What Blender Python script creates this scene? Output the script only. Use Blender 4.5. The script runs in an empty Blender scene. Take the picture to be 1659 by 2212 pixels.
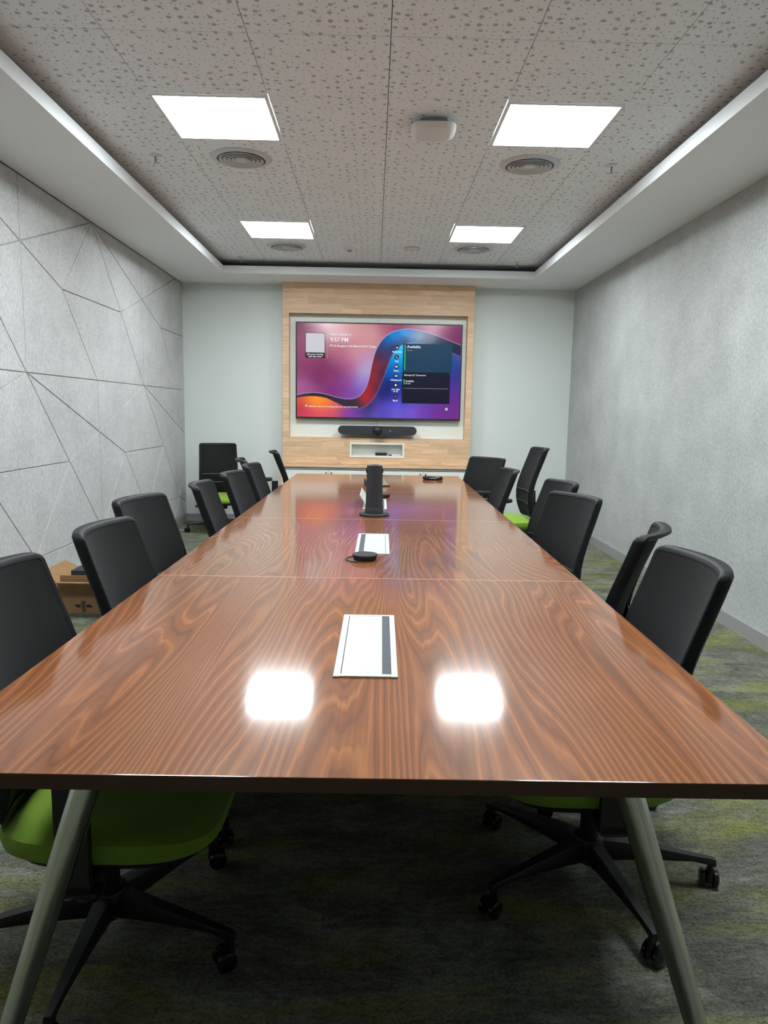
import bpy, bmesh, math, random
from mathutils import Vector, Matrix
random.seed(7)
scene = bpy.context.scene
C = scene.collection
PI = math.pi

# ------------------------------------------------------------------ camera
F_PX, PITCH, YAW, ROLL, CAM_Z = 1550.0, 0.1392, 0.0165, 0.0175, 1.3246
def camera():
    fwd = Vector((math.sin(YAW)*math.cos(PITCH), math.cos(YAW)*math.cos(PITCH), -math.sin(PITCH)))
    right = Vector((math.cos(YAW), -math.sin(YAW), 0))
    up = right.cross(fwd)
    r2 = math.cos(ROLL)*right + math.sin(ROLL)*up
    u2 = -math.sin(ROLL)*right + math.cos(ROLL)*up
    cd = bpy.data.cameras.new('camera')
    cd.sensor_fit = 'HORIZONTAL'; cd.sensor_width = 36.0; cd.lens = F_PX*36.0/1659.0
    cd.clip_start = 0.02
    co = bpy.data.objects.new('camera', cd); C.objects.link(co)
    m = Matrix.Identity(4)
    for i in range(3):
        m[i][0] = r2[i]; m[i][1] = u2[i]; m[i][2] = -fwd[i]
    m[2][3] = CAM_Z
    co.matrix_world = m
    scene.camera = co
camera()

# ------------------------------------------------------------------ world, exposure
w = bpy.data.worlds.new('world'); scene.world = w; w.use_nodes = True
w.node_tree.nodes['Background'].inputs[0].default_value = (0.8, 0.9, 1.0, 1)
w.node_tree.nodes['Background'].inputs[1].default_value = 0.05
vs = scene.view_settings
vs.view_transform = 'Standard'; vs.look = 'None'; vs.exposure = 0.10; vs.gamma = 1.0; vs.use_curve_mapping = False
PANEL_LIGHT = 47.0          # radiance of the ceiling panels
PANEL_TINT = (0.90, 0.975, 1.0)

# ------------------------------------------------------------------ room measures
XL, XR, YF, YB = -2.202, 2.284, -1.4, 8.4625
ZC, ZS = 2.874, 2.735            # tiled ceiling, soffit
LIPL, LIPR, LIPB, LIPF = -1.60, 1.675, 7.82, -0.75
LIPZ = 2.812
GX, GY = 0.048, 3.2403           # ceiling grid

# ------------------------------------------------------------------ materials
def s2l(c):
    return tuple(((v/255.0)/12.92 if v/255.0 <= 0.04045 else ((v/255.0+0.055)/1.055)**2.4) for v in c)
class NT:
    def __init__(s, name):
        s.m = bpy.data.materials.new(name); s.m.use_nodes = True
        s.t = s.m.node_tree; s.b = s.t.nodes['Principled BSDF']
    def n(s, kind, **kw):
        nd = s.t.nodes.new(kind)
        for k, v in kw.items(): setattr(nd, k, v)
        return nd
    def l(s, a, b): s.t.links.new(a, b)
    def math(s, op, a, b=None, c=None):
        nd = s.n('ShaderNodeMath', operation=op)
        for i, v in enumerate((a, b, c)):
            if v is None: continue
            if isinstance(v, (int, float)): nd.inputs[i].default_value = v
            else: s.l(v, nd.inputs[i])
        return nd.outputs[0]
    def ramp(s, fac, stops, interp='LINEAR'):
        nd = s.n('ShaderNodeValToRGB'); cr = nd.color_ramp; cr.interpolation = interp
        while len(cr.elements) < len(stops): cr.elements.new(0.5)
        for e, (p, c) in zip(cr.elements, stops):
            e.position = p; e.color = (*c, 1) if len(c) == 3 else c
        s.l(fac, nd.inputs[0]); return nd.outputs[0]
    def coord(s, scale=(1,1,1), rand=False, out='Object'):
        tc = s.n('ShaderNodeTexCoord'); mp = s.n('ShaderNodeMapping')
        mp.inputs['Scale'].default_value = scale
        s.l(tc.outputs[out], mp.inputs[0])
        if rand:
            oi = s.n('ShaderNodeObjectInfo')
            cb = s.n('ShaderNodeCombineXYZ')
            a = s.math('MULTIPLY', oi.outputs['Random'], 37.0)
            for i in range(3): s.l(a, cb.inputs[i])
            s.l(cb.outputs[0], mp.inputs[1])
        return mp.outputs[0]
    def noise(s, vec, scale, detail=3, rough=0.5, dist=0.0):
        nd = s.n('ShaderNodeTexNoise'); nd.inputs['Scale'].default_value = scale
        nd.inputs['Detail'].default_value = detail; nd.inputs['Roughness'].default_value = rough
        nd.inputs['Distortion'].default_value = dist
        s.l(vec, nd.inputs['Vector']); return nd.outputs[0]
    def bump(s, h, strength=0.3, dist=0.002):
        nd = s.n('ShaderNodeBump'); nd.inputs['Strength'].default_value = strength
        nd.inputs['Distance'].default_value = dist
        s.l(h, nd.inputs['Height']); s.l(nd.outputs[0], s.b.inputs['Normal'])
    def mix(s, fac, a, b):
        nd = s.n('ShaderNodeMix', data_type='RGBA')
        for v, i in ((fac, 0), (a, 6), (b, 7)):
            if isinstance(v, (int, float)): nd.inputs[i].default_value = v
            elif isinstance(v, tuple): nd.inputs[i].default_value = (*v, 1)
            else: s.l(v, nd.inputs[i])
        return nd.outputs[2]
    def set(s, **kw):
        for k, v in kw.items():
            i = s.b.inputs[k.replace('_', ' ')]
            if isinstance(v, tuple): i.default_value = (*v, 1) if len(v) == 3 else v
            elif isinstance(v, (int, float)): i.default_value = v
            else: s.l(v, i)
        return s

def plain(name, col, rough=0.5, metal=0.0, vary=0.06, scale=25.0, spec=0.5, bump=0.0):
    t = NT(name); v = t.coord()
    n = t.noise(v, scale, 3)
    a = tuple(max(0, c*(1-vary)) for c in col); b = tuple(min(1, c*(1+vary)) for c in col)
    t.set(Base_Color=t.ramp(n, [(0.3, a), (0.7, b)]), Roughness=rough, Metallic=metal)
    t.b.inputs['Specular IOR Level'].default_value = spec
    if bump: t.bump(n, bump, 0.001)
    return t.m

M = {}
M['paint_back'] = plain('pale_grey_wall_paint', (0.70, 0.735, 0.71), 0.55, vary=0.015, scale=1.3, spec=0.3)
M['paint_white'] = plain('white_ceiling_paint', (0.82, 0.85, 0.86), 0.6, vary=0.012, scale=2, spec=0.25)
M['dark_wall'] = plain('dark_grey_wall_paint', (0.13, 0.135, 0.14), 0.6)
M['grey_trim'] = plain('grey_skirting', (0.30, 0.30, 0.30), 0.45, vary=0.03)
M['slab'] = plain('dark_ceiling_void', (0.30, 0.31, 0.32), 0.8)

def felt(name, lo, hi):
    t = NT(name)
    a = t.noise(t.coord((70, 70, 30)), 1.6, 4, 0.62)
    b = t.noise(t.coord((1, 1, 1)), 3.0, 3, 0.6)
    c = t.noise(t.coord((330, 330, 150)), 1.0, 2, 0.6)
    f = t.math('ADD', t.math('MULTIPLY', a, 0.55), t.math('ADD', t.math('MULTIPLY', b, 0.22), t.math('MULTIPLY', c, 0.3)))
    mid = tuple((x+y)/2 for x, y in zip(lo, hi))
    t.set(Base_Color=t.ramp(f, [(0.39, lo), (0.525, mid), (0.64, hi)]), Roughness=0.95)
    t.b.inputs['Specular IOR Level'].default_value = 0.1
    t.bump(a, 0.12, 0.002)
    return t.m
M['felt'] = felt('grey_felt', (0.35, 0.36, 0.355), (0.58, 0.585, 0.58))
M['felt_right'] = felt('grey_felt_wallcovering', (0.30, 0.315, 0.305), (0.515, 0.53, 0.515))

def tile_mat():
    t = NT('perforated_ceiling_tile')
    tc = t.coord((1, 1, 0))
    nz = t.noise(t.coord((1,1,1)), 6.0, 2)
    def dots(scale, rad, rnd, keep):
        v = t.n('ShaderNodeTexVoronoi'); v.voronoi_dimensions = '2D'
        v.inputs['Scale'].default_value = scale; v.inputs['Randomness'].default_value = rnd
        t.l(tc, v.inputs['Vector'])
        sep = t.n('ShaderNodeSeparateColor'); t.l(v.outputs['Color'], sep.inputs[0])
        k = t.math('LESS_THAN', sep.outputs[0], keep)
        r = t.math('MULTIPLY', t.math('ADD', t.math('MULTIPLY', sep.outputs[1], 0.35), 0.75), rad)
        d = t.n('ShaderNodeMapRange'); d.interpolation_type = 'SMOOTHSTEP'
        t.l(v.outputs['Distance'], d.inputs[0])
        t.l(t.math('MULTIPLY', r, 0.82), d.inputs[1]); t.l(r, d.inputs[2])
        d.inputs[3].default_value = 1.0; d.inputs[4].default_value = 0.0
        return t.math('MULTIPLY', d.outputs[0], k)
    big = dots(17.5, 0.20, 0.70, 0.60)
    small = dots(27.0, 0.125, 0.80, 0.85)
    h = t.math('MAXIMUM', big, small)
    base = t.ramp(nz, [(0.3, (0.83, 0.865, 0.90)), (0.7, (0.855, 0.89, 0.925))])
    t.set(Base_Color=t.mix(t.math('MULTIPLY', h, 0.60), base, (0.20, 0.195, 0.19)), Roughness=0.85)
    t.b.inputs['Specular IOR Level'].default_value = 0.2
    t.bump(t.math('SUBTRACT', 1.0, h), 0.4, 0.003)
    return t.m
M['tile'] = tile_mat()

def carpet():
    t = NT('grey_green_carpet')
    f = t.noise(t.coord((1, 1.25, 1)), 120.0, 4, 0.8)
    g = t.noise(t.coord((1.5, 3.6, 1)), 2.6, 6, 0.68, 0.5)
    y = t.noise(t.coord((0.9, 3.0, 1)), 2.2, 5, 0.60, 0.4)
    fine = t.noise(t.coord((9, 22, 1)), 3.0, 4, 0.75)
    base = t.ramp(g, [(0.30, (0.070, 0.073, 0.060)), (0.50, (0.128, 0.131, 0.108)), (0.70, (0.225, 0.226, 0.195))])
    ym = t.ramp(y, [(0.48, (0, 0, 0)), (0.70, (1, 1, 1))])
    col = t.mix(t.math('MULTIPLY', ym, 0.75), base, (0.190, 0.200, 0.035))
    fl = t.ramp(t.math('ADD', t.math('MULTIPLY', f, 0.6), t.math('MULTIPLY', fine, 0.4)), [(0.36, (0.25, 0.25, 0.25)), (0.64, (1.9, 1.9, 1.9))])
    mm = t.n('ShaderNodeMix', data_type='RGBA'); mm.blend_type = 'MULTIPLY'; mm.inputs[0].default_value = 0.9
    t.l(col, mm.inputs[6]); t.l(fl, mm.inputs[7])
    t.set(Base_Color=mm.outputs[2], Roughness=1.0)
    t.b.inputs['Specular IOR Level'].default_value = 0.05
    t.bump(f, 0.7, 0.004)
    return t.m
M['carpet'] = carpet()

def walnut():
    t = NT('polished_walnut_veneer')
    vec = t.coord((1, 1, 1), rand=True)
    sep = t.n('ShaderNodeSeparateXYZ'); t.l(vec, sep.inputs[0])
    mp = t.n('ShaderNodeMapping'); mp.inputs['Scale'].default_value = (2.9, 0.30, 1); t.l(vec, mp.inputs[0])
    n = t.noise(mp.outputs[0], 1.0, 2.2, 0.5, 0.25)
    val = t.math('ADD', t.math('MULTIPLY', sep.outputs[0], 44.0), t.math('MULTIPLY', n, 38.0))
    mp3 = t.n('ShaderNodeMapping'); mp3.inputs['Scale'].default_value = (20, 1.3, 1); t.l(vec, mp3.inputs[0])
    val = t.math('ADD', val, t.math('MULTIPLY', t.noise(mp3.outputs[0], 1.0, 3, 0.5), 1.3))
    fr = t.math('FRACT', val)
    band = t.ramp(fr, [(0.0, s2l((110, 64, 34))), (0.14, s2l((122, 72, 38))), (0.40, s2l((132, 79, 42))), (0.55, s2l((152, 95, 52))),
                       (0.68, s2l((134, 80, 43))), (0.88, s2l((120, 70, 37))), (1.0, s2l((110, 64, 34)))])
    fr2 = t.math('FRACT', t.math('ADD', t.math('MULTIPLY', val, 2.63), 0.3))
    thin = t.ramp(fr2, [(0.0, (0.84, 0.82, 0.80)), (0.22, (1.0, 1.0, 1.0)), (0.60, (1.06, 1.06, 1.05)), (0.85, (1.0, 1.0, 1.0)), (1.0, (0.84, 0.82, 0.80))])
    m0 = t.n('ShaderNodeMix', data_type='RGBA'); m0.blend_type = 'MULTIPLY'; m0.inputs[0].default_value = 1.0
    t.l(band, m0.inputs[6]); t.l(thin, m0.inputs[7]); band = m0.outputs[2]
    mp2 = t.n('ShaderNodeMapping'); mp2.inputs['Scale'].default_value = (150, 5, 1); t.l(vec, mp2.inputs[0])
    fib = t.noise(mp2.outputs[0], 1.0, 3, 0.6)
    big = t.noise(vec, 2.2, 2)
    tone = t.ramp(t.math('ADD', t.math('MULTIPLY', fib, 0.6), t.math('MULTIPLY', big, 0.4)), [(0.3, (0.72, 0.70, 0.68)), (0.7, (1.15, 1.15, 1.15))])
    mm = t.n('ShaderNodeMix', data_type='RGBA'); mm.blend_type = 'MULTIPLY'; mm.inputs[0].default_value = 1.0
    t.l(band, mm.inputs[6]); t.l(tone, mm.inputs[7])
    t.set(Base_Color=mm.outputs[2], Roughness=0.45)
    t.b.inputs['Specular IOR Level'].default_value = 0.1
    t.b.inputs['Coat Weight'].default_value = 1.0
    t.b.inputs['Coat Roughness'].default_value = 0.10
    t.b.inputs['Coat IOR'].default_value = 1.52
    return t.m
M['walnut'] = walnut()
M['edge_brown'] = plain('dark_brown_edge_band', s2l((84, 56, 42)), 0.45, vary=0.15, scale=9)
M['edge_light'] = plain('light_joint_strip', s2l((196, 144, 110)), 0.4)
M['chrome'] = plain('brushed_chrome', (0.74, 0.77, 0.76), 0.17, 1.0, vary=0.03, scale=40)
M['black'] = plain('black_plastic', (0.010, 0.0105, 0.012), 0.42, vary=0.1)
M['black_gloss'] = plain('glossy_black_plastic', (0.012, 0.012, 0.014), 0.18, vary=0.1)
M['rail'] = plain('dark_grey_satin_plastic', (0.02, 0.021, 0.023), 0.35, vary=0.05)
M['charcoal'] = plain('charcoal_speaker_fabric', (0.040, 0.041, 0.046), 0.8, vary=0.12, scale=220, spec=0.2)
M['white'] = plain('white_powder_coat', (0.50, 0.535, 0.51), 0.4, vary=0.01)
M['white_plastic'] = plain('white_plastic', (0.70, 0.70, 0.68), 0.35, vary=0.01)
M['vent'] = plain('white_vent_metal', (0.62, 0.64, 0.66), 0.5, vary=0.01)
M['vent_dark'] = plain('grey_vent_throat', (0.40, 0.41, 0.43), 0.7)
M['cream'] = plain('cream_laminate', (0.76, 0.77, 0.71), 0.42, vary=0.02, scale=3)
M['alu'] = plain('satin_aluminium', (0.55, 0.57, 0.58), 0.35, 0.9, vary=0.03)
M['shadow_gap'] = plain('dark_recess', (0.03, 0.03, 0.03), 0.7)
M['card'] = plain('brown_cardboard', s2l((146, 114, 82)), 0.85, vary=0.07, scale=14, spec=0.15)
M['card_dark'] = plain('inner_cardboard', s2l((122, 92, 64)), 0.9, vary=0.07, scale=14, spec=0.1)
M['ink'] = plain('black_print_ink', (0.015, 0.014, 0.013), 0.7)
M['paper'] = plain('white_paper', (0.80, 0.80, 0.77), 0.8, vary=0.02)
M['brush'] = plain('dark_brush_strip', (0.035, 0.042, 0.055), 0.6, vary=0.3, scale=180)
M['blue_cap'] = plain('blue_plastic', (0.02, 0.05, 0.25), 0.4)

def fabric(name, col, col2, sheen=0.3):
    t = NT(name)
    n = t.noise(t.coord((1, 1, 1)), 420.0, 2, 0.6); b = t.noise(t.coord(), 7.0, 2)
    f = t.math('ADD', t.math('MULTIPLY', n, 0.6), t.math('MULTIPLY', b, 0.4))
    t.set(Base_Color=t.ramp(f, [(0.3, col), (0.7, col2)]), Roughness=0.9)
    t.b.inputs['Specular IOR Level'].default_value = 0.15
    t.b.inputs['Sheen Weight'].default_value = sheen; t.b.inputs['Sheen Roughness'].default_value = 0.45
    t.bump(n, 0.25, 0.001)
    return t.m
M['green'] = fabric('green_seat_fabric', (0.165, 0.285, 0.030), (0.225, 0.365, 0.045), 0.1)
def mesh_fabric():
    t = NT('black_mesh_fabric')
    n = t.noise(t.coord((1, 1, 1)), 300.0, 2, 0.6)
    t.set(Base_Color=t.ramp(n, [(0.3, (0.006, 0.006, 0.0065)), (0.7, (0.0105, 0.0105, 0.011))]), Roughness=0.75)
    t.b.inputs['Specular IOR Level'].default_value = 0.16
    t.b.inputs['Sheen Weight'].default_value = 0.03
    tr = t.n('ShaderNodeBsdfTransparent'); mx = t.n('ShaderNodeMixShader'); mx.inputs[0].default_value = 0.05
    out = t.t.nodes['Material Output']
    t.l(t.b.outputs[0], mx.inputs[1]); t.l(tr.outputs[0], mx.inputs[2]); t.l(mx.outputs[0], out.inputs[0])
    return t.m
M['mesh'] = mesh_fabric()
M['chair_frame'] = plain('black_chair_frame', (0.007, 0.0075, 0.009), 0.5, vary=0.1, spec=0.22)

def stave_mat():
    t = NT('finger_jointed_rubberwood')
    vec = t.coord((1, 1, 1), rand=True)
    mp = t.n('ShaderNodeMapping'); mp.inputs['Scale'].default_value = (3, 3, 45); t.l(vec, mp.inputs[0])
    n = t.noise(mp.outputs[0], 1.0, 4, 0.6, 0.8)
    oi = t.n('ShaderNodeObjectInfo')
    c = t.ramp(n, [(0.25, s2l((196, 158, 124))), (0.5, s2l((220, 186, 152))), (0.75, s2l((230, 198, 166)))])
    tone = t.ramp(oi.outputs['Random'], [(0.0, (0.87, 0.85, 0.83)), (0.5, (0.97, 0.96, 0.95)), (1.0, (1.07, 1.06, 1.05))])
    mm = t.n('ShaderNodeMix', data_type='RGBA'); mm.blend_type = 'MULTIPLY'; mm.inputs[0].default_value = 1.0
    t.l(c, mm.inputs[6]); t.l(tone, mm.inputs[7])
    t.set(Base_Color=mm.outputs[2], Roughness=0.45)
    t.b.inputs['Specular IOR Level'].default_value = 0.35
    return t.m
M['stave'] = stave_mat()

def emit(name, col, strength):
    t = NT(name); t.set(Base_Color=(0.02, 0.02, 0.02), Roughness=0.4)
    t.b.inputs['Emission Color'].default_value = (*col, 1); t.b.inputs['Emission Strength'].default_value = strength
    return t.m
def glow(name, col, strength=1.0):
    t = NT(name); t.set(Base_Color=(0.0, 0.0, 0.0), Roughness=0.3); t.b.inputs['Specular IOR Level'].default_value = 0.15
    t.b.inputs['Emission Color'].default_value = (*col, 1); t.b.inputs['Emission Strength'].default_value = strength
    return t.m
M['panel_light'] = emit('lit_led_diffuser', PANEL_TINT, PANEL_LIGHT)
M['txt'] = glow('screen_white', (0.9, 0.9, 0.92), 0.9)
M['txt_grey'] = glow('screen_grey', (0.45, 0.47, 0.52), 0.8)
M['txt_green'] = glow('screen_green', (0.03, 0.65, 0.25), 1.0)
M['scr_dark'] = glow('screen_dark_card', s2l((38, 34, 48)), 1.0)
M['scr_navy'] = glow('screen_navy_card', s2l((22, 24, 44)), 1.0)
M['scr_teal'] = glow('screen_teal_card', s2l((24, 60, 86)), 1.0)
M['scr_qr'] = glow('screen_pale_square', s2l((196, 196, 204)), 1.0)
M['console_screen'] = glow('beige_glow_console_screen', s2l((176, 170, 146)), 0.8)  # even beige emission added to the console glass
M['led'] = emit('small_status_led', (0.9, 0.95, 1.0), 1.5)

# ------------------------------------------------------------------ helpers
class MB:
    """collects geometry for ONE mesh object"""
    def __init__(s): s.v = []; s.f = []; s.smooth = []
    def add(s, vs, fs, smooth=False):
        o = len(s.v); s.v += [tuple(v) for v in vs]
        for f in fs: s.f.append(tuple(i+o for i in f)); s.smooth.append(smooth)
        return s
    def box(s, x0, x1, y0, y1, z0, z1):
        vs = [(x, y, z) for z in (z0, z1) for y in (y0, y1) for x in (x0, x1)]
        return s.add(vs, [(0,2,3,1), (4,5,7,6), (0,1,5,4), (2,6,7,3), (0,4,6,2), (1,3,7,5)])
    def bbox(s, x0, x1, y0, y1, z0, z1, b=0.004, seg=2):
        """box with bevelled edges"""
        bm = bmesh.new(); bmesh.ops.create_cube(bm, size=1)
        for v in bm.verts:
            v.co = Vector(((x0+x1)/2+v.co.x*(x1-x0), (y0+y1)/2+v.co.y*(y1-y0), (z0+z1)/2+v.co.z*(z1-z0)))
        bmesh.ops.bevel(bm, geom=bm.edges[:], offset=b, segments=seg, profile=0.5, affect='EDGES')
        return s.bm(bm, False)
    def bm(s, bm, smooth=False, mat=None):
        bm.verts.ensure_lookup_table(); bm.verts.index_update()
        vs = [(mat @ v.co) if mat else v.co.copy() for v in bm.verts]
        s.add(vs, [tuple(v.index for v in f.verts) for f in bm.faces], smooth)
        bm.free(); return s
    def lathe(s, prof, n=32, c=(0,0,0), smooth=True):
        vs = []; fs = []
        for r, z in prof:
            for i in range(n):
                a = 2*PI*i/n; vs.append((c[0]+r*math.cos(a), c[1]+r*math.sin(a), c[2]+z))
        for k in range(len(prof)-1):
            for i in range(n):
                j = (i+1) % n
                fs.append((k*n+i, k*n+j, (k+1)*n+j, (k+1)*n+i))
        closed = prof[0] == prof[-1]
        if prof[0][0] > 1e-6 and not closed: fs.append(tuple(reversed(range(n))))
        if prof[-1][0] > 1e-6 and not closed: fs.append(tuple((len(prof)-1)*n+i for i in range(n)))
        return s.add(vs, fs, smooth)
    def tube(s, pts, rad, n=10, smooth=True, closed=False):
        pts = [Vector(p) for p in pts]; rads = rad if isinstance(rad, (list, tuple)) else [rad]*len(pts)
        vs = []; fs = []; up = Vector((0, 0, 1)); prev = None
        m = len(pts)
        for k, p in enumerate(pts):
            a = pts[(k-1) % m] if (closed or k > 0) else p
            b = pts[(k+1) % m] if (closed or k < m-1) else p
            d = (b-a).normalized()
            if prev is None:
                ref = up if abs(d.z) < 0.9 else Vector((1, 0, 0))
                u = d.cross(ref).normalized()
            else:
                u = (prev - d*prev.dot(d)).normalized()
            prev = u; v = d.cross(u)
            for i in range(n):
                t = 2*PI*i/n
                vs.append(p + (u*math.cos(t)+v*math.sin(t))*rads[k])
        for k in range(m if closed else m-1):
            k2 = (k+1) % m
            for i in range(n):
                j = (i+1) % n
                fs.append((k*n+i, k*n+j, k2*n+j, k2*n+i))
        if not closed:
            fs.append(tuple(reversed(range(n)))); fs.append(tuple((m-1)*n+i for i in range(n)))
        return s.add(vs, fs, smooth)
    def prism(s, poly, z0, z1, axis='z', smooth=False):
        """extrude a 2D polygon along an axis: z: (x,y), y: (x,z), x: (y,z)"""
        n = len(poly)
        def P(a, b, h): return (a, b, h) if axis == 'z' else ((a, h, b) if axis == 'y' else (h, a, b))
        vs = [P(a, b, z0) for a, b in poly] + [P(a, b, z1) for a, b in poly]
        fs = [tuple(reversed(range(n))), tuple(range(n, 2*n))] + [(i, (i+1) % n, n+(i+1) % n, n+i) for i in range(n)]
        return s.add(vs, fs, smooth)
    def mesh(s, name, mat):
        me = bpy.data.meshes.new(name); me.from_pydata(s.v, [], s.f)
        me.polygons.foreach_set('use_smooth', s.smooth)
        bm = bmesh.new(); bm.from_mesh(me); bmesh.ops.recalc_face_normals(bm, faces=bm.faces[:]); bm.to_mesh(me); bm.free()
        if any(s.smooth) and not all(s.smooth): pass
        me.materials.append(mat); me.update()
        return me
    def build(s, name, mat, parent=None, loc=(0,0,0), rot=(0,0,0), sharp=35):
        me = s.mesh(name, mat)
        if any(s.smooth): me.set_sharp_from_angle(angle=math.radians(sharp))
        return link(name, me, parent, loc, rot)
def link(name, me, parent=None, loc=(0,0,0), rot=(0,0,0)):
    o = bpy.data.objects.new(name, me); C.objects.link(o)
    o.location = loc; o.rotation_euler = rot
    if parent is not None: o.parent = parent
    return o
def tag(o, label, cat, group=None, kind=None):
    o['label'] = label; o['category'] = cat
    if group: o['group'] = group
    if kind: o['kind'] = kind
    return o
def thing(name, label, cat, loc=(0,0,0), rotz=0.0, group=None):
    o = bpy.data.objects.new(name, None); C.objects.link(o); o.empty_display_size = 0.1
    o.location = loc; o.rotation_euler = (0, 0, rotz)
    return tag(o, label, cat, group)
def struct(o, label=None, cat=None):
    o['kind'] = 'structure'
    if label: o['label'] = label; o['category'] = cat
    return o
def rrect(x0, x1, y0, y1, r, n=5):
    pts = []
    for cx, cy, a0 in ((x1-r, y1-r, 0), (x0+r, y1-r, PI/2), (x0+r, y0+r, PI), (x1-r, y0+r, 1.5*PI)):
        for i in range(n+1):
            a = a0+PI/2*i/n; pts.append((cx+r*math.cos(a), cy+r*math.sin(a)))
    return pts

# ------------------------------------------------------------------ room shell
struct(MB().box(XL-0.2, XR+0.2, YF-0.2, YB+0.2, -0.12, 0.0).build('floor', M['carpet']),
       'grey carpet floor with yellow-green streaks', 'floor')
wall_left = struct(MB().box(XL-0.15, XL-0.012, YF-0.15, YB+0.15, 0.0, 3.05).build('wall_left', M['grey_trim']),
       'left wall of grey felt panels in a pattern of triangles', 'wall')
struct(MB().box(XR, XR+0.15, YF-0.15, YB+0.15, 0.0, 3.05).build('wall_right', M['felt_right']),
       'right wall covered in plain mottled grey felt', 'wall')
struct(MB().box(XL-0.012, XR, YB, YB+0.15, 0.0, 3.05).build('wall_back', M['paint_back']),
       'pale grey painted wall behind the screen', 'wall')
struct(MB().box(XL-0.012, XR, YF-0.15, YF, 0.0, 3.05).build('wall_front', M['dark_wall']),
       'dark grey wall at the near end of the room', 'wall')
struct(MB().box(XL, XL+0.014, YF, YB-0.014, 0.0, 0.088).build('baseboard_left', M['grey_trim']), 'grey skirting along the left wall', 'baseboard')
struct(MB().box(XR-0.014, XR, YF, YB-0.014, 0.0, 0.088).build('baseboard_right', M['grey_trim']), 'grey skirting along the right wall', 'baseboard')
struct(MB().box(XL, XR, YB-0.014, YB, 0.0, 0.088).build('baseboard_back', M['grey_trim']), 'grey skirting along the far wall', 'baseboard')

# felt panels on the left wall: two alternating designs, cut by V grooves
PW, PH, PZ, PY0 = 1.175, 2.405, 0.325, 4.655
H = PW/2
T1 = [[(0,2.405),(PW,2.405),(0,2.005)], [(0,2.005),(PW,2.405),(H,1.81)], [(H,1.81),(PW,2.405),(PW+H,1.81)],
      [(H,1.81),(PW+H,1.81),(2*PW,1.205),(PW,1.205)], [(0,2.005),(H,1.81),(PW,1.205),(0,1.205)], [(0,1.205),(PW,1.205),(PW,0.8)],
      [(0,1.205),(PW,0.8),(H,0.6)], [(H,0.6),(PW,0.8),(PW,0)], [(H,0.6),(PW,0),(0,0)],
      [(-PW,0.8),(0,1.205),(H,0.6),(-H,0.6)], [(-H,0.6),(H,0.6),(0,0)]]
T2 = [[(0,2.405),(PW,2.405),(PW,2.005)], [(0,2.405),(PW,2.005),(H,1.81)],
      [(H,1.81),(PW,2.005),(PW,1.205)], [(0,1.205),(PW,1.205),(0,0.8)],
      [(0,0.8),(H,0.6),(0,0)], [(H,0.6),(0,0),(PW,0)]]
def clip(poly, ax, lim, keep_above):
    out = []
    for i in range(len(poly)):
        a, b = poly[i], poly[(i+1) % len(poly)]
        ina = (a[ax] >= lim) == keep_above or abs(a[ax]-lim) < 1e-9
        inb = (b[ax] >= lim) == keep_above or abs(b[ax]-lim) < 1e-9
        if ina: out.append(a)
        if ina != inb:
            t = (lim-a[ax])/(b[ax]-a[ax]); out.append((a[0]+t*(b[0]-a[0]), a[1]+t*(b[1]-a[1])))
    return out
def dedupe(poly):
    out = []
    for p in poly:
        if not out or math.hypot(p[0]-out[-1][0], p[1]-out[-1][1]) > 1e-4: out.append(p)
    if len(out) > 1 and math.hypot(out[0][0]-out[-1][0], out[0][1]-out[-1][1]) < 1e-4: out.pop()
    return out
def area(p): return 0.5*sum(p[i][0]*p[(i+1) % len(p)][1]-p[(i+1) % len(p)][0]*p[i][1] for i in range(len(p)))
def inset(poly, d):
    if area(poly) < 0: poly = poly[::-1]
    n = len(poly); lines = []
    for i in range(n):
        a, b = poly[i], poly[(i+1) % n]
        L = math.hypot(b[0]-a[0], b[1]-a[1]); nx, ny = -(b[1]-a[1])/L, (b[0]-a[0])/L
        lines.append((nx, ny, nx*a[0]+ny*a[1]+d))
    out = []
    for i in range(n):
        a1, b1, c1 = lines[i-1]; a2, b2, c2 = lines[i]
        det = a1*b2-a2*b1
        if abs(det) < 1e-9: return None, poly
        out.append(((c1*b2-c2*b1)/det, (a1*c2-a2*c1)/det))
    return out, poly
for i in range(-4, 5):
    tp = T1 if i % 2 == 0 else T2
    for row in (0, 1):
        for poly in tp:
            zoff = PZ if row == 0 else PZ-PH
            q = [(PY0+i*PW+u, zoff+v) for u, v in poly]
            q = clip(q, 0, YB, False)
            if len(q) > 2: q = clip(q, 1, 0.088, True)
            q = dedupe(q)
            if len(q) < 3 or abs(area(q)) < 0.003: continue
            top, base = inset(q, 0.0048)
            if top is None or area(top) <= 0: continue
            n = len(base)
            vs = [(XL-0.0115, a, b) for a, b in base] + [(XL, a, b) for a, b in top]
            fs = [tuple(range(n, 2*n)), tuple(reversed(range(n)))] + [(k, (k+1) % n, n+(k+1) % n, n+k) for k in range(n)]
            MB().add(vs, fs).build('felt_panel', M['felt'], wall_left)

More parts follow.
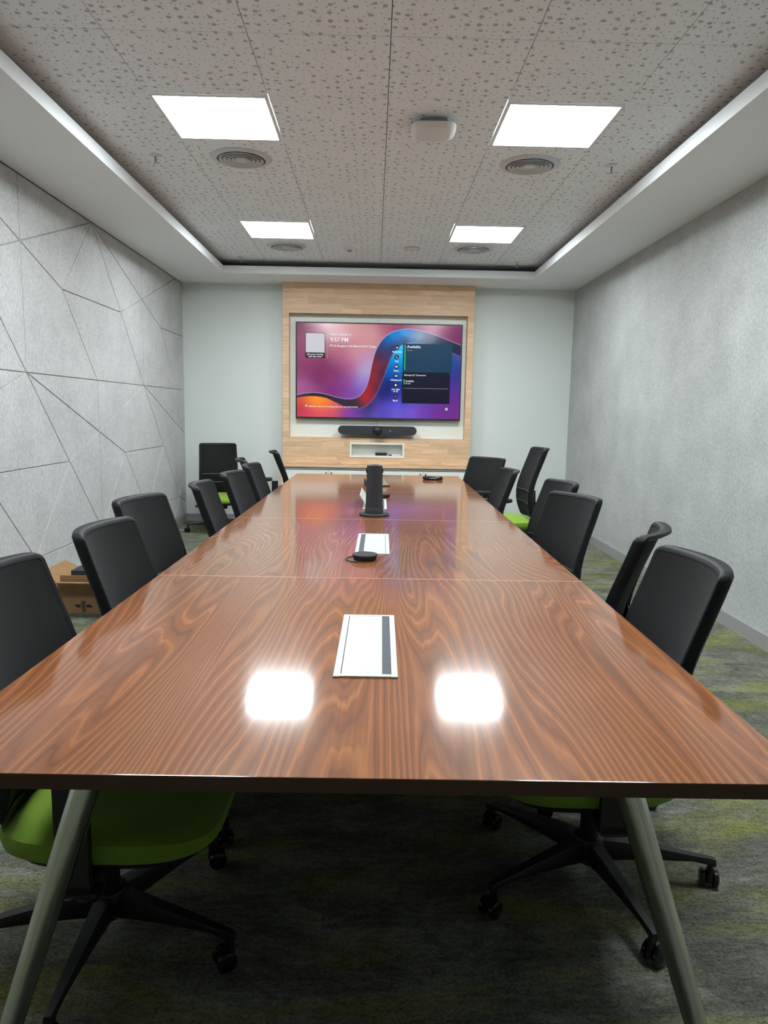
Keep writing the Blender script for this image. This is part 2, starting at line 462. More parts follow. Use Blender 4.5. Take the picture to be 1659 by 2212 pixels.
# ceiling: void slab, tiles in a grid, boxed-in soffit with an upturned lip
ceiling = struct(MB().box(XL-0.15, XR+0.15, YF-0.15, YB+0.15, 2.935, 3.05).build('ceiling', M['slab']),
       'suspended ceiling of perforated white tiles', 'ceiling')
LIGHTS = [(k, r) for r in (-3, 1, 5) for k in (-2, 1)]
tile_cache = {}
for k in range(-3, 3):
    for r in range(-7, 8):
        if (k, r) in LIGHTS: continue
        x0 = GX+0.6*k; y0 = GY+0.6*r; y1 = min(y0+0.6, 7.86); y0c = max(y0, LIPF-0.1)
        sy = round(y1-y0c, 4)
        if sy < 0.05: continue
        if sy not in tile_cache:
            g = 0.0016
            m = MB().bbox(g, 0.6-g, g, sy-g, 0, 0.012, 0.0012, 1).mesh('ceiling_tile', M['tile']); tile_cache[sy] = m
        link('ceiling_tile', tile_cache[sy], ceiling, (x0, y0c, ZC))
def soffit(name, quad, lip, label):
    b = MB(); b.box(*quad, ZS, ZS+0.02); b.box(*lip, ZS, LIPZ)
    return struct(b.build(name, M['paint_white']), label, 'soffit')
soffit('trim_1', (XL, LIPL-0.02, YF, YB), (LIPL-0.02, LIPL, LIPF-0.02, LIPB+0.02), 'white dropped soffit along the left wall with upturned lip')
soffit('trim_2', (LIPR+0.02, XR, YF, YB), (LIPR, LIPR+0.02, LIPF-0.02, LIPB+0.02), 'white dropped soffit along the right wall with upturned lip')
soffit('trim_3', (LIPL-0.02, LIPR+0.02, LIPB+0.02, YB), (LIPL, LIPR, LIPB, LIPB+0.02), 'white dropped soffit above the screen wall with upturned lip')
soffit('trim_4', (LIPL-0.02, LIPR+0.02, YF, LIPF-0.02), (LIPL, LIPR, LIPF-0.02, LIPF), 'white dropped soffit above the near end of the room')
b = MB()
b.box(XL, GX-1.8, YF, YB, ZC, ZC+0.012); b.box(GX+1.8, XR, YF, YB, ZC, ZC+0.012)
b.box(GX-1.8, GX+1.8, 7.86, YB, ZC, ZC+0.012); b.box(GX-1.8, GX+1.8, YF, LIPF-0.1, ZC, ZC+0.012)
struct(b.build('trim_5', M['paint_white']), 'grey closing strip of the ceiling behind the soffit lip', 'ceiling strip')

# ceiling light panels
names = {(-2,-3): 'square ceiling light panel above the near end, left side', (1,-3): 'square ceiling light panel above the near end, right side',
         (-2,1): 'large square ceiling light panel, nearer one on the left', (1,1): 'large square ceiling light panel, nearer one on the right',
         (-2,5): 'square ceiling light panel at the far left, nearest the screen', (1,5): 'square ceiling light panel at the far right, nearest the screen'}
fl = 0.020
fr = MB()
for a0, a1, b0, b1 in ((0.002,0.598,0.002,fl), (0.002,0.598,0.6-fl,0.598), (0.002,fl,fl,0.6-fl), (0.6-fl,0.598,fl,0.6-fl)):
    fr.box(a0, a1, b0, b1, -0.006, 0.004)
for a0, a1, b0, b1 in ((fl-0.003,0.603-fl,fl-0.003,fl), (fl-0.003,0.603-fl,0.6-fl,0.603-fl), (fl-0.003,fl,fl,0.6-fl), (0.6-fl,0.603-fl,fl,0.6-fl)):
    fr.box(a0, a1, b0, b1, 0.004, 0.030)
fr_me = fr.mesh('frame', M['white_plastic'])
di_me = MB().box(fl, 0.6-fl, fl, 0.6-fl, 0.020, 0.024).mesh('diffuser', M['panel_light'])
for (k, r) in LIGHTS:
    t = thing('ceiling_light', names[(k, r)], 'ceiling light', (GX+0.6*k, GY+0.6*r, ZC), 0, 'square ceiling light panels')
    link('frame', fr_me, t); link('diffuser', di_me, t)

# round air diffusers
ring_mes = []
def ring(r0, r1, z0, z1, tk=0.003):
    return MB().lathe([(r0, z0), (r1, z1), (r1, z1+tk), (r0, z0+tk), (r0, z0)], 48)
for x, y, lab in ((-0.85, 4.75, 'round white ceiling air vent behind the nearer left light'), (0.955, 4.75, 'round white ceiling air vent behind the nearer right light'),
                  (-0.855, 7.165, 'round white ceiling air vent behind the far left light'), (0.925, 7.10, 'round white ceiling air vent behind the far right light')):
    t = thing('air_vent', lab, 'air vent', (x, y, ZC), 0, 'round ceiling air vents')
    if not ring_mes:
        ring_mes.append(('flange', ring(0.150, 0.190, -0.012, -0.001).mesh('flange', M['vent'])))
        for q in range(4):
            ring_mes.append(('louvre', ring(0.138-0.026*q-0.017, 0.138-0.026*q, -0.005, -0.019).mesh('louvre', M['vent'])))
        ring_mes.append(('centre_cone', MB().lathe([(0.0, -0.018), (0.032, -0.016), (0.040, -0.006), (0.0, -0.002)], 32).mesh('centre_cone', M['vent'])))
        ring_mes.append(('back_plate', MB().lathe([(0.0, -0.0022), (0.152, -0.0022), (0.152, -0.0002), (0.0, -0.0002)], 40).mesh('back_plate', M['vent_dark'])))
    for nm, me in ring_mes: link(nm, me, t)

# sprinklers, detector, speaker plate, wireless access point
sp = [('escutcheon', MB().lathe([(0.0,-0.010),(0.018,-0.010),(0.036,-0.003),(0.036,-0.0002),(0.0,-0.0002)], 24).mesh('escutcheon', M['white_plastic'])),
      ('nozzle', MB().lathe([(0.0,-0.052),(0.016,-0.051),(0.016,-0.048),(0.005,-0.046),(0.006,-0.010),(0.0,-0.010)], 14).mesh('nozzle', M['alu']))]
for x, y, lab in ((-1.377,4.73,'small sprinkler head near the left soffit, beside the nearer light'), (1.462,4.72,'small sprinkler head near the right soffit, beside the nearer light'),
                  (-1.385,7.68,'small sprinkler head in the far left ceiling corner'), (1.45,7.66,'small sprinkler head in the far right ceiling corner')):
    t = thing('sprinkler_head', lab, 'sprinkler', (x, y, ZC), 0, 'ceiling sprinkler heads')
    for nm, me in sp: link(nm, me, t)
t = thing('smoke_detector', 'white round smoke detector on the ceiling left of centre', 'smoke detector', (-0.257, 7.15, ZC))
MB().lathe([(0.0,-0.030),(0.034,-0.030),(0.046,-0.018),(0.052,-0.006),(0.052,-0.0002),(0.0,-0.0002)], 32).build('housing', M['white_plastic'], t)
MB().lathe([(0.0,-0.044),(0.014,-0.043),(0.026,-0.036),(0.028,-0.030),(0.0,-0.030)], 24).build('sensor_cage', M['grey_trim'], t)
t = thing('ceiling_speaker', 'flat white round cover plate on the ceiling right of centre', 'cover plate', (0.341, 7.12, ZC))
MB().lathe([(0.0,-0.008),(0.070,-0.008),(0.082,-0.003),(0.082,-0.0002),(0.0,-0.0002)], 32).build('cover', M['white_plastic'], t)
MB().lathe([(0.072,-0.0092),(0.076,-0.0092),(0.076,-0.006),(0.072,-0.006),(0.072,-0.0092)], 32).build('rim_ring', M['grey_trim'], t)
t = thing('access_point', 'white rounded square wireless access point hanging under the ceiling', 'access point', (0.298, 4.125, ZC))
def squircle(rx, z, n=40, e=4.2):
    return [(rx*math.copysign(abs(math.cos(2*PI*i/n))**(2/e), math.cos(2*PI*i/n)), rx*math.copysign(abs(math.sin(2*PI*i/n))**(2/e), math.sin(2*PI*i/n)), z) for i in range(n)]
def loft(rings, smooth=True):
    b = MB(); n = len(rings[0]); vs = [p for r in rings for p in r]; fs = []
    for k in range(len(rings)-1):
        for i in range(n): fs.append((k*n+i, k*n+(i+1) % n, (k+1)*n+(i+1) % n, (k+1)*n+i))
    fs.append(tuple(reversed(range(n)))); fs.append(tuple((len(rings)-1)*n+i for i in range(n)))
    return b.add(vs, fs, smooth)
loft([squircle(r, z) for r, z in ((0.060,-0.066),(0.092,-0.064),(0.112,-0.056),(0.121,-0.044),(0.120,-0.036),(0.110,-0.032))]).build('shell', M['white_plastic'], t)
loft([squircle(r, z) for r, z in ((0.075,-0.032),(0.075,-0.0003))]).build('mounting_base', M['grey_trim'], t)

# ------------------------------------------------------------------ screen wall: wood surround, credenza, television
PX0, PX1, PZ0, PZ1, PYF = -1.043, 1.118, 0.712, 2.733, 8.31
RX0, RX1, RZ0, RZ1 = -0.970, 1.047, 1.017, 2.405
NX0, NX1, NZ0, NZ1 = -0.270, 0.358, 0.795, 0.966
t = thing('media_wall_panel', 'wooden surround of pale jointed staves framing the screen', 'wall panel', (0, 0, 0))
b = MB()
cy0 = PYF+0.008; cy1 = YB-0.001
b.box(PX0, PX1, cy0, cy1, RZ1, PZ1); b.box(PX0, RX0, cy0, cy1, RZ0, RZ1); b.box(RX1, PX1, cy0, cy1, RZ0, RZ1)
b.box(PX0, NX0, cy0, cy1, PZ0, RZ0); b.box(NX1, PX1, cy0, cy1, PZ0, RZ0)
b.box(NX0, NX1, cy0, cy1, PZ0, NZ0); b.box(NX0, NX1, cy0, cy1, NZ1, RZ0)
b.build('core', M['stave'], t)
MB().box(RX0, RX1, 8.425, cy1, RZ0, RZ1).build('backboard', M['cream'], t)
MB().box(0.0435, 0.0455, 8.4235, 8.4255, RZ0, RZ1).build('board_joint', M['grey_trim'], t)
rng = random.Random(3)
def staves(x0, x1, z0, z1, nrow, holes=None):
    h = (z1-z0)/nrow
    for r in range(nrow):
        za, zb = z0+r*h, z0+(r+1)*h
        x = x0 - rng.random()*0.22
        while x < x1-1e-6:
            L = rng.uniform(0.20, 0.48); xa, xb = max(x, x0), min(x+L, x1)
            if x1-xb < 0.06: xb = x1; L = x1-x
            if xb-xa > 0.004:
                segs = [(xa, xb)]
                if holes and zb > holes[2]+1e-4 and za < holes[3]-1e-4:
                    segs = []
                    if xa < holes[0]: segs.append((xa, min(xb, holes[0])))
                    if xb > holes[1]: segs.append((max(xa, holes[1]), xb))
                for a, c in segs:
                    if c-a < 0.004: continue
                    zlo, zhi = za, zb
                    e = 0.0004; f = rng.uniform(0, 0.0006)
                    MB().box(a+e, c-e, PYF+f, cy0, zlo+e, zhi-e).build('stave', M['stave'], t)
            x += L
staves(PX0, PX1, RZ1, PZ1, 6)
hh = (RZ0-PZ0)/6
staves(PX0, PX1, PZ0, NZ0, 2); staves(PX0, PX1, NZ0, NZ1, 3, (NX0, NX1, NZ0, NZ1)); staves(PX0, PX1, NZ1, RZ0, 1)
staves(PX0, RX0, RZ0, RZ1, 22); staves(RX1, PX1, RZ0, RZ1, 22)
# white-lined niche set into the lower band
nb = MB(); w_ = 0.020
nb.box(NX0, NX1, 8.425, 8.44, NZ0, NZ1)
nb.box(NX0, NX0+w_, PYF-0.006, 8.425, NZ0, NZ1); nb.box(NX1-w_, NX1, PYF-0.006, 8.425, NZ0, NZ1)
nb.box(NX0+w_, NX1-w_, PYF-0.006, 8.425, NZ0, NZ0+w_); nb.box(NX0+w_, NX1-w_, PYF-0.006, 8.425, NZ1-w_, NZ1)
nb.build('niche_box', M['cream'], t)
d = thing('board_duster', 'black whiteboard duster lying in the niche under the screen', 'duster', (0.092, 8.375, NZ0+w_))
MB().bbox(-0.068, 0.068, -0.022, 0.022, 0.012, 0.034, 0.005).build('handle', M['black'], d)
MB().bbox(-0.066, 0.066, -0.020, 0.020, 0.0, 0.012, 0.002, 1).build('felt_pad', M['charcoal'], d)
d = thing('marker_pen', 'white marker pen with blue cap beside the black duster', 'marker', (0.176, 8.355, NZ0+w_+0.0085))
MB().tube([(0.040,0,0),(0.125,0,0),(0.128,0,0)], [0.0078,0.0078,0.006], 14).build('barrel', M['paper'], d)
MB().tube([(0.0,0,0),(0.003,0,0),(0.042,0,0)], [0.006,0.0085,0.0085], 14).build('cap', M['blue_cap'], d)

cr = thing('credenza', 'low cream-fronted credenza with wooden top under the screen', 'credenza', (0, 0, 0))
CYF, CX0, CX1, CZT = 8.09, -1.053, 1.122, 0.710
MB().bbox(CX0, CX1, CYF-0.008, YB-0.016, CZT-0.022, CZT, 0.002, 1).build('top', M['stave'], cr)
MB().box(CX0+0.004, CX0+0.022, CYF, YB-0.016, 0.0, CZT-0.022).build('side_panel', M['stave'], cr)
MB().box(CX1-0.022, CX1-0.004, CYF, YB-0.016, 0.0, CZT-0.022).build('side_panel', M['stave'], cr)
MB().box(CX0+0.022, CX1-0.022, CYF+0.03, YB-0.016, 0.0, CZT-0.022).build('carcass', M['shadow_gap'], cr)
MB().bbox(CX0+0.022, CX1-0.022, CYF+0.004, CYF+0.03, CZT-0.050, CZT-0.030, 0.003).build('handle_rail', M['alu'], cr)
nd = 4; dw = (CX1-CX0-0.044)/nd
for i in range(nd):
    x0 = CX0+0.022+i*dw
    dr = MB().bbox(x0+0.0015, x0+dw-0.0015, CYF+0.004, CYF+0.022, 0.07, CZT-0.054, 0.0015, 1).build('door', M['cream'], cr)
    MB().lathe([(0.0, 0.0), (0.008, 0.0), (0.008, 0.006), (0.0, 0.008)], 16).build('lock', M['black'], dr,
        (x0+dw-0.03 if i % 2 == 0 else x0+0.03, CYF+0.0045, CZT-0.085), (PI/2, 0, 0))

# television
TX0, TX1, TZ0, TZ1, TYF = -0.899, 0.998, 1.230, 2.316, 8.352
tv = thing('television', 'large wall-mounted screen showing a swirling purple and blue picture', 'television', (0, 0, 0))
MB().bbox(TX0, TX1, TYF+0.004, TYF+0.045, TZ0, TZ1, 0.004).build('housing', M['black'], tv)
bz = MB()
bw = 0.014
for q in ((TX0, TX1, TZ0, TZ0+bw+0.006), (TX0, TX1, TZ1-bw, TZ1), (TX0, TX0+bw, TZ0+bw+0.006, TZ1-bw), (TX1-bw, TX1, TZ0+bw+0.006, TZ1-bw)):
    bz.box(q[0], q[1], TYF, TYF+0.005, q[2], q[3])
bz.build('bezel', M['black'], tv)
MB().box(-0.2, 0.3, TYF+0.045, 8.4248, 1.55, 2.0).build('wall_bracket', M['black'], tv)
SX0, SX1, SZ0, SZ1 = TX0+bw, TX1-bw, TZ0+bw+0.006, TZ1-bw

def screen_display():
    UP = [(52,770),(140,750),(230,745),(330,758),(430,785),(520,800),(590,795),(650,765),(700,700),(735,600),(760,470),(790,350),(840,250),(900,185),(980,145),(1080,125),(1180,132),(1300,160),(1430,205),(1600,268)]
    LO = [(52,795),(140,782),(230,780),(330,795),(420,835),(510,875),(600,893),(680,880),(750,830),(810,740),(860,620),(910,480),(950,380),(1000,310),(1060,270),(1150,252),(1260,262),(1380,292),(1500,335),(1600,375)]
    def cat(P, n=12):
        out = []
        for i in range(len(P)-1):
            p0 = P[max(i-1, 0)]; p1 = P[i]; p2 = P[i+1]; p3 = P[min(i+2, len(P)-1)]
            for k in range(n):
                t = k/n
                out.append(tuple(0.5*((2*p1[j])+(-p0[j]+p2[j])*t+(2*p0[j]-5*p1[j]+4*p2[j]-p3[j])*t*t+(-p0[j]+3*p1[j]-3*p2[j]+p3[j])*t**3) for j in (0, 1)))
        out.append(P[-1]); return out
    import numpy as np
    up = np.array(cat(UP)); lo = np.array(cat(LO))
    RIB = [(60,782,60,48,58),(250,765,45,38,50),(450,815,50,42,55),(580,850,45,38,52),(640,840,70,45,70),(690,800,175,40,50),(740,700,165,38,48),(775,580,140,38,52),(800,470,130,40,55),(830,380,75,40,70),(870,560,70,35,60),(800,700,90,35,60),(850,300,45,60,110),(900,240,20,95,165),(960,190,10,130,215),(1060,160,10,150,235),(1130,200,40,110,175),(1200,190,95,115,150),(1280,215,70,75,105),(1400,240,45,45,80),(1560,310,35,35,65),(1080,235,40,60,110),(960,320,50,50,95)]
    TOP = [(90,110,112,60,85),(200,110,150,95,115),(330,100,215,185,185),(480,110,200,150,150),(300,200,165,105,120),(600,160,206,150,146),(700,280,202,140,142),(760,180,205,150,150),(880,110,165,90,110),(1000,100,140,60,100),(1200,100,130,50,95),(1450,110,128,46,92),(1570,190,112,40,88),(1340,140,170,120,135),(420,330,175,95,110),(600,380,205,135,145),(100,350,140,70,100),(150,520,132,55,95),(300,480,120,42,82),(420,560,120,45,90),(250,620,110,38,84),(550,480,165,85,125),(640,500,190,130,165),(690,520,165,175,225),(715,440,180,150,190),(650,640,140,130,210),(620,730,120,80,180),(480,700,125,50,130),(540,620,140,70,140),(90,690,165,95,150),(200,700,150,80,135),(380,730,118,42,112),(560,770,115,65,160)]
    BOT = [(90,830,205,80,60),(180,815,250,140,35),(260,820,255,160,35),(340,850,250,125,40),(90,900,175,50,85),(170,940,205,65,95),(260,940,225,80,95),(360,930,205,75,110),(420,880,215,95,80),(500,930,145,60,140),(570,950,120,60,165),(680,950,95,65,165),(700,915,60,45,100),(800,920,100,80,200),(760,870,50,40,85),(900,860,90,80,210),(1000,850,85,85,215),(1000,930,115,90,205),(1150,920,120,85,205),(1250,930,110,60,165),(1400,930,112,45,140),(1560,940,112,42,130),(1560,820,105,42,140),(1550,700,85,45,145),(1555,580,50,50,140),(1555,450,30,65,140),(1550,400,60,80,150),(1200,600,20,50,120),(1250,350,20,90,140),(950,760,45,45,150),(870,770,30,30,95),(930,650,18,26,85),(900,720,25,28,90),(980,580,10,70,165),(940,520,10,90,180),(960,430,5,135,215),(1020,400,10,170,235),(1030,310,40,200,245),(1030,520,5,120,205),(1030,680,20,50,140),(850,850,70,60,150)]
    def idw(S, X, Y, pw=2.6):
        S = np.array(S, float); num = np.zeros(X.shape+(3,)); den = np.zeros(X.shape)
        for sx, sy, r, g, bl in S:
            wgt = 1.0/((X-sx)**2+(Y-sy)**2+600.0)**(pw/2)
            num += wgt[..., None]*np.array([r, g, bl]); den += wgt
        return num/den[..., None]
    nx, ny = 360, 204
    gx = np.linspace(52, 1600, nx+1); gy = np.linspace(86, 978, ny+1)
    X, Y = np.meshgrid(gx, gy)
    ct, cb_, crib = idw(TOP, X, Y), idw(BOT, X, Y), idw(RIB, X, Y)
    def blur(A, r, n=3):
        for _ in range(n):
            for ax in (0, 1):
                pad = [(0, 0)]*3; pad[ax] = (r+1, r)
                c = np.cumsum(np.pad(A, pad, mode='edge'), axis=ax)
                k = A.shape[ax]
                A = (np.take(c, range(2*r+1, 2*r+1+k), axis=ax)-np.take(c, range(0, k), axis=ax))/(2*r+1)
        return A
    ct, cb_, crib = blur(ct, 8), blur(cb_, 6), blur(crib, 3)
    def dist(P):
        best = np.full(X.shape, 1e9)
        for i in range(len(P)-1):
            a, c = P[i], P[i+1]; dx, dy = c-a; L2 = dx*dx+dy*dy+1e-9
            tt = np.clip(((X-a[0])*dx+(Y-a[1])*dy)/L2, 0, 1)
            best = np.minimum(best, np.hypot(X-a[0]-tt*dx, Y-a[1]-tt*dy))
        return best
    def inside(P):
        res = np.zeros(X.shape, bool); n = len(P)
        for i in range(n):
            x1, y1 = P[i]; x2, y2 = P[(i+1) % n]
            if abs(y2-y1) < 1e-9: continue
            c = ((y1 > Y) != (y2 > Y)) & (X < (x2-x1)*(Y-y1)/(y2-y1)+x1)
            res ^= c
        return res
    above = inside(np.vstack([[(0, 770), (0, 0), (1700, 0), (1700, 300)], up[::-1]]))
    rib = inside(np.vstack([up, lo[::-1]]))
    du, dl = dist(up), dist(lo)
    col = np.where(rib[..., None], crib, np.where(above[..., None], ct, cb_))
    # bright rims of the ribbon
    wu = np.clip(1-du/5.0, 0, 1)*np.where(above | rib, 1, 0)
    wl = np.clip(1-dl/4.0, 0, 1)*np.clip((X-480)/150, 0, 1)
    col = col*(1-0.75*wu[..., None])+np.array([205, 195, 225])*0.75*wu[..., None]
    col = col*(1-0.55*wl[..., None])+np.array([175, 165, 205])*0.55*wl[..., None]
    col = np.clip(col/255.0, 0, 1)
    lin = np.where(col <= 0.04045, col/12.92, ((col+0.055)/1.055)**2.4)
    xs = SX0+(gx-52)/(1600-52)*(SX1-SX0); zs = SZ1-(gy-86)/(978-86)*(SZ1-SZ0)
    XX, ZZ = np.meshgrid(xs, zs)
    vs = np.stack([XX, np.full(XX.shape, TYF+0.003), ZZ], -1).reshape(-1, 3)
    W = nx+1
    fs = [(r*W+c, (r+1)*W+c, (r+1)*W+c+1, r*W+c+1) for r in range(ny) for c in range(nx)]
    me = bpy.data.meshes.new('display'); me.from_pydata(vs.tolist(), [], fs)
    at = me.color_attributes.new('picture', 'FLOAT_COLOR', 'POINT')
    at.data.foreach_set('color', np.concatenate([lin.reshape(-1, 3), np.ones((lin.shape[0]*lin.shape[1], 1))], 1).astype('f').ravel())
    tm = NT('lit_screen_picture')
    ca = tm.n('ShaderNodeVertexColor'); ca.layer_name = 'picture'
    tm.set(Base_Color=(0.004, 0.004, 0.005), Roughness=0.12)
    tm.l(ca.outputs[0], tm.b.inputs['Emission Color']); tm.b.inputs['Emission Strength'].default_value = 1.0
    me.materials.append(tm.m); me.update()
    return link('display', me, tv)
display = screen_display()
def sxz(px, py):   # position in the picture zoom -> screen plane
    return (SX0+(px-52)/(1600-52)*(SX1-SX0), SZ1-(py-86)/(978-86)*(SZ1-SZ0))
SK = (SX1-SX0)/(1600-52)
def card(name, x0, y0, x1, y1, mat, layer=0, r=None, label=None):
    a, b_ = sxz(x0, y1), sxz(x1, y0)
    yf = TYF+0.0024-0.0005*layer
    bb = MB()
    if r: bb.prism(rrect(a[0], b_[0], a[1], b_[1], r), yf, yf+0.0003, 'y')
    else: bb.box(a[0], b_[0], yf, yf+0.0003, a[1], b_[1])
    o = bb.build(name, M[mat], display)
    if label: o['label'] = label
    return o
def text(s, px, py, h, mat='txt', align='LEFT', layer=1, bold=0.0, name='lettering'):
    cu = bpy.data.curves.new('t', 'FONT'); cu.body = s; cu.size = h*SK*1.42; cu.align_x = align
    cu.offset = bold; cu.resolution_u = 3
    ob = bpy.data.objects.new('t', cu); C.objects.link(ob)
    dg = bpy.context.evaluated_depsgraph_get(); me = bpy.data.meshes.new_from_object(ob.evaluated_get(dg))
    bpy.data.objects.remove(ob); bpy.data.curves.remove(cu)
    me.materials.clear(); me.materials.append(M[mat])
    x, z = sxz(px, py)
    return link(name, me, display, (x, TYF+0.0022-0.0005*layer, z), (PI/2, 0, 0))
card('agenda_card', 1052, 262, 1518, 532, 'scr_teal', 0)
card('agenda_card', 1048, 532, 1505, 832, 'scr_navy', 0, 0.008)
card('invite_card', 130, 176, 316, 415, 'scr_dark', 0)
card('pale_square', 135, 180, 312, 362, 'scr_qr', 1)
text('Join your meeting', 223, 386, 15, align='CENTER', layer=2, bold=0.0004)
text('with this room', 223, 407, 15, align='CENTER', layer=2, bold=0.0004)
card('divider_line', 340, 178, 343, 420, 'txt_grey', 1)
text('FRIDAY, JANUARY 31', 364, 196, 15, bold=0.0004)
text('9:57 PM', 364, 255, 37, bold=0.0006)
text('CR Bengaluru India MaximusGCC Ganga', 393, 304, 17, bold=0.0003)
card('room_icon', 364, 284, 383, 301, 'txt', 1, 0.003); card('room_icon', 369, 288, 376, 297, 'scr_dark', 2)
text('Available', 1090, 303, 25, bold=0.0005); text('All day', 1090, 331, 13, 'txt_grey')
card('agenda_bar', 1068, 272, 1075, 512, 'txt_green', 1)
text('February 01 Tomorrow', 1067, 568, 15, bold=0.0003)
card('agenda_bar', 1064, 603, 1072, 650, 'txt_green', 1)
text('Available', 1080, 626, 16, bold=0.0004); text('All day', 1080, 647, 13)
card('divider_line', 1066, 686, 1490, 688.5, 'txt_grey', 1)
text('Add this room to a meeting with your personal device', 162, 883, 15, bold=0.0002)
card('cast_icon', 132, 864, 150, 880, 'txt', 1, 0.002); card('cast_icon', 135, 868, 145, 877, 'card', 2)
def disc(px, py, r, mat, layer):
    x, z = sxz(px, py); yf = TYF+0.0024-0.0005*layer
    return MB().prism([(x+r*SK*math.cos(2*PI*i/28), z+r*SK*math.sin(2*PI*i/28)) for i in range(28)], yf, yf+0.0003, 'y').build('round_button', M[mat], display)
for i, (py, words) in enumerate(((302, ['Meet now']), (392, ['Call']), (482, ['Share']), (571, ['Whiteboard']), (659, ['Join with', 'an ID']), (768, ['More']))):
    px = 996-1.6*i
    disc(px, py, 21, 'scr_dark', 1)
    for j, wd in enumerate(words): text(wd, px, py+47+j*19, 15, align='CENTER', bold=0.0006)
    if i == 0: card('button_icon', px-10, py-7, px+5, py+7, 'txt', 2, 0.002); card('button_icon', px-7, py-4, px+2, py+4, 'scr_dark', 3); card('button_icon', px+6, py-5, px+11, py+5, 'txt', 2)
    elif i == 1:
        x, z = sxz(px, py); k = SK
        MB().prism([(x-8*k, z+9*k), (x-4*k, z+10*k), (x-2*k, z+4*k), (x+3*k, z-3*k), (x+8*k, z-5*k), (x+9*k, z-9*k), (x+3*k, z-10*k), (x-5*k, z-3*k)], TYF+0.0014, TYF+0.0016, 'y').build('button_icon', M['txt'], display)
    elif i in (2, 3): card('button_icon', px-11, py-8, px+11, py+8, 'txt', 2, 0.003); card('button_icon', px-(3 if i == 2 else 7), py-4, px+(3 if i == 2 else 1), py+4, 'scr_dark', 3)
    elif i == 4: disc(px, py, 10, 'txt', 2)
    else: card('button_icon', px-9, py-1.5, px+9, py+1.5, 'txt', 2)
disc(1478, 882, 20, 'scr_navy', 1); disc(1478, 882, 14, 'txt', 2); card('button_icon', 1472, 876, 1484, 886, 'scr_navy', 3)

# sound bar with camera
sb = thing('sound_bar', 'charcoal video bar with round camera under the screen', 'sound bar', (0.0435, 8.25, 1.108))
body = rrect(-0.450, 0.450, -0.049, 0.049, 0.048, 8)
bm_ = MB(); n_ = len(body)
sec = [(0.93, 0.0), (1.0, 0.012), (1.0, 0.070), (0.96, 0.085)]
def scl(p, k): 
    return (p[0]-math.copysign((1-k)*0.049, p[0]), p[1]*(1-(1-k)*1.0))
vs = [(scl(p, k)[0], y, scl(p, k)[1]) for k, y in sec for p in body]
fs = [tuple(range(n_)), tuple(reversed(range((len(sec)-1)*n_, len(sec)*n_)))]
for k in range(len(sec)-1):
    for i in range(n_): fs.append((k*n_+i, (k+1)*n_+i, (k+1)*n_+(i+1) % n_, k*n_+(i+1) % n_))
bm_.add(vs, fs, False).build('body', M['charcoal'], sb)
MB().lathe([(0.0, 0.034), (0.020, 0.034), (0.024, 0.030), (0.040, 0.026), (0.050, 0.010), (0.052, -0.006), (0.052, -0.02), (0.0, -0.02)], 36).build('camera_ring', M['black'], sb, (0.0, -0.004, -0.006), (PI/2, 0, 0))
MB().lathe([(0.0, 0.044), (0.008, 0.043), (0.015, 0.038), (0.018, 0.030), (0.0, 0.030)], 28).build('lens', M['black_gloss'], sb, (0.0, -0.004, -0.006), (PI/2, 0, 0))
MB().bbox(-0.045, 0.10, -0.010, 0.070, -0.072, -0.049, 0.006).build('under_block', M['black'], sb)  # black block below the middle of the bar
MB().box(-0.25, 0.25, 0.085, 0.1745, -0.03, 0.03).build('wall_bracket', M['black'], sb)
MB().lathe([(0.0, 0.0), (0.004, 0.0), (0.004, 0.002), (0.0, 0.002)], 12).build('status_light', M['led'], sb, (0.148, 0.001, -0.002), (PI/2, 0, 0))

# ------------------------------------------------------------------ conference table
TXc, TYc, TYAW, TW, SEG = -0.0172, 1.0646, 0.0109, 1.4713, 1.3713
TZ = 0.75; TT = 0.027
tb = thing('conference_table', 'long glossy walnut conference table with chrome legs', 'table', (TXc, TYc, 0), -TYAW)
for i in range(4):
    y0, y1 = i*SEG, (i+1)*SEG
    top = MB().bbox(-TW/2, TW/2, y0+(0.0008 if i else 0), y1-0.0008, TZ-TT, TZ, 0.0018, 2)
    o = top.build('tabletop', M['walnut'], tb)
    me = o.data; me.materials.append(M['edge_brown'])
    for p in me.polygons:
        if abs(p.normal.z) < 0.6 or p.normal.z < 0: p.material_index = 1
    if i: MB().box(-TW/2+0.002, TW/2-0.002, y0-0.0017, y0+0.0017, TZ-TT+0.002, TZ+0.0001).build('joint_strip', M['edge_light'], tb)
# under-frame
uf = MB(); uf.box(-0.42, -0.36, 0.25, 4*SEG-0.25, TZ-TT-0.045, TZ-TT-0.0002); uf.box(0.36, 0.42, 0.25, 4*SEG-0.25, TZ-TT-0.045, TZ-TT-0.0002)
for i in range(5):
    yy = min(max(i*SEG, 0.30), 4*SEG-0.30); uf.box(-0.36, 0.36, yy-0.02, yy+0.02, TZ-TT-0.045, TZ-TT-0.0002)
uf.build('under_frame', M['black'], tb)
for (yy, yb) in ((0.085, 0.13), (4*SEG-0.22, 4*SEG-0.24)):
    for sgn in (-1, 1):
        lg = MB().tube([(sgn*0.455, yy, TZ-TT-0.0004), (sgn*0.455, yy, TZ-TT-0.012), (sgn*0.700, yb, 0.008), (sgn*0.703, yb, 0.0005)], [0.032, 0.0245, 0.0195, 0.0195], 24).build('leg', M['chrome'], tb)
        MB().lathe([(0.0,0.0),(0.024,0.0),(0.024,0.007),(0.0,0.007)], 18).build('foot_pad', M['black'], lg, (sgn*0.703, yb, 0.0002))

for yy in (SEG, 2*SEG, 3*SEG):
    MB().bbox(-0.16, 0.16, yy-0.05, yy+0.05, 0.0005, TZ-TT-0.0455, 0.008).build('pedestal', M['black'], tb)
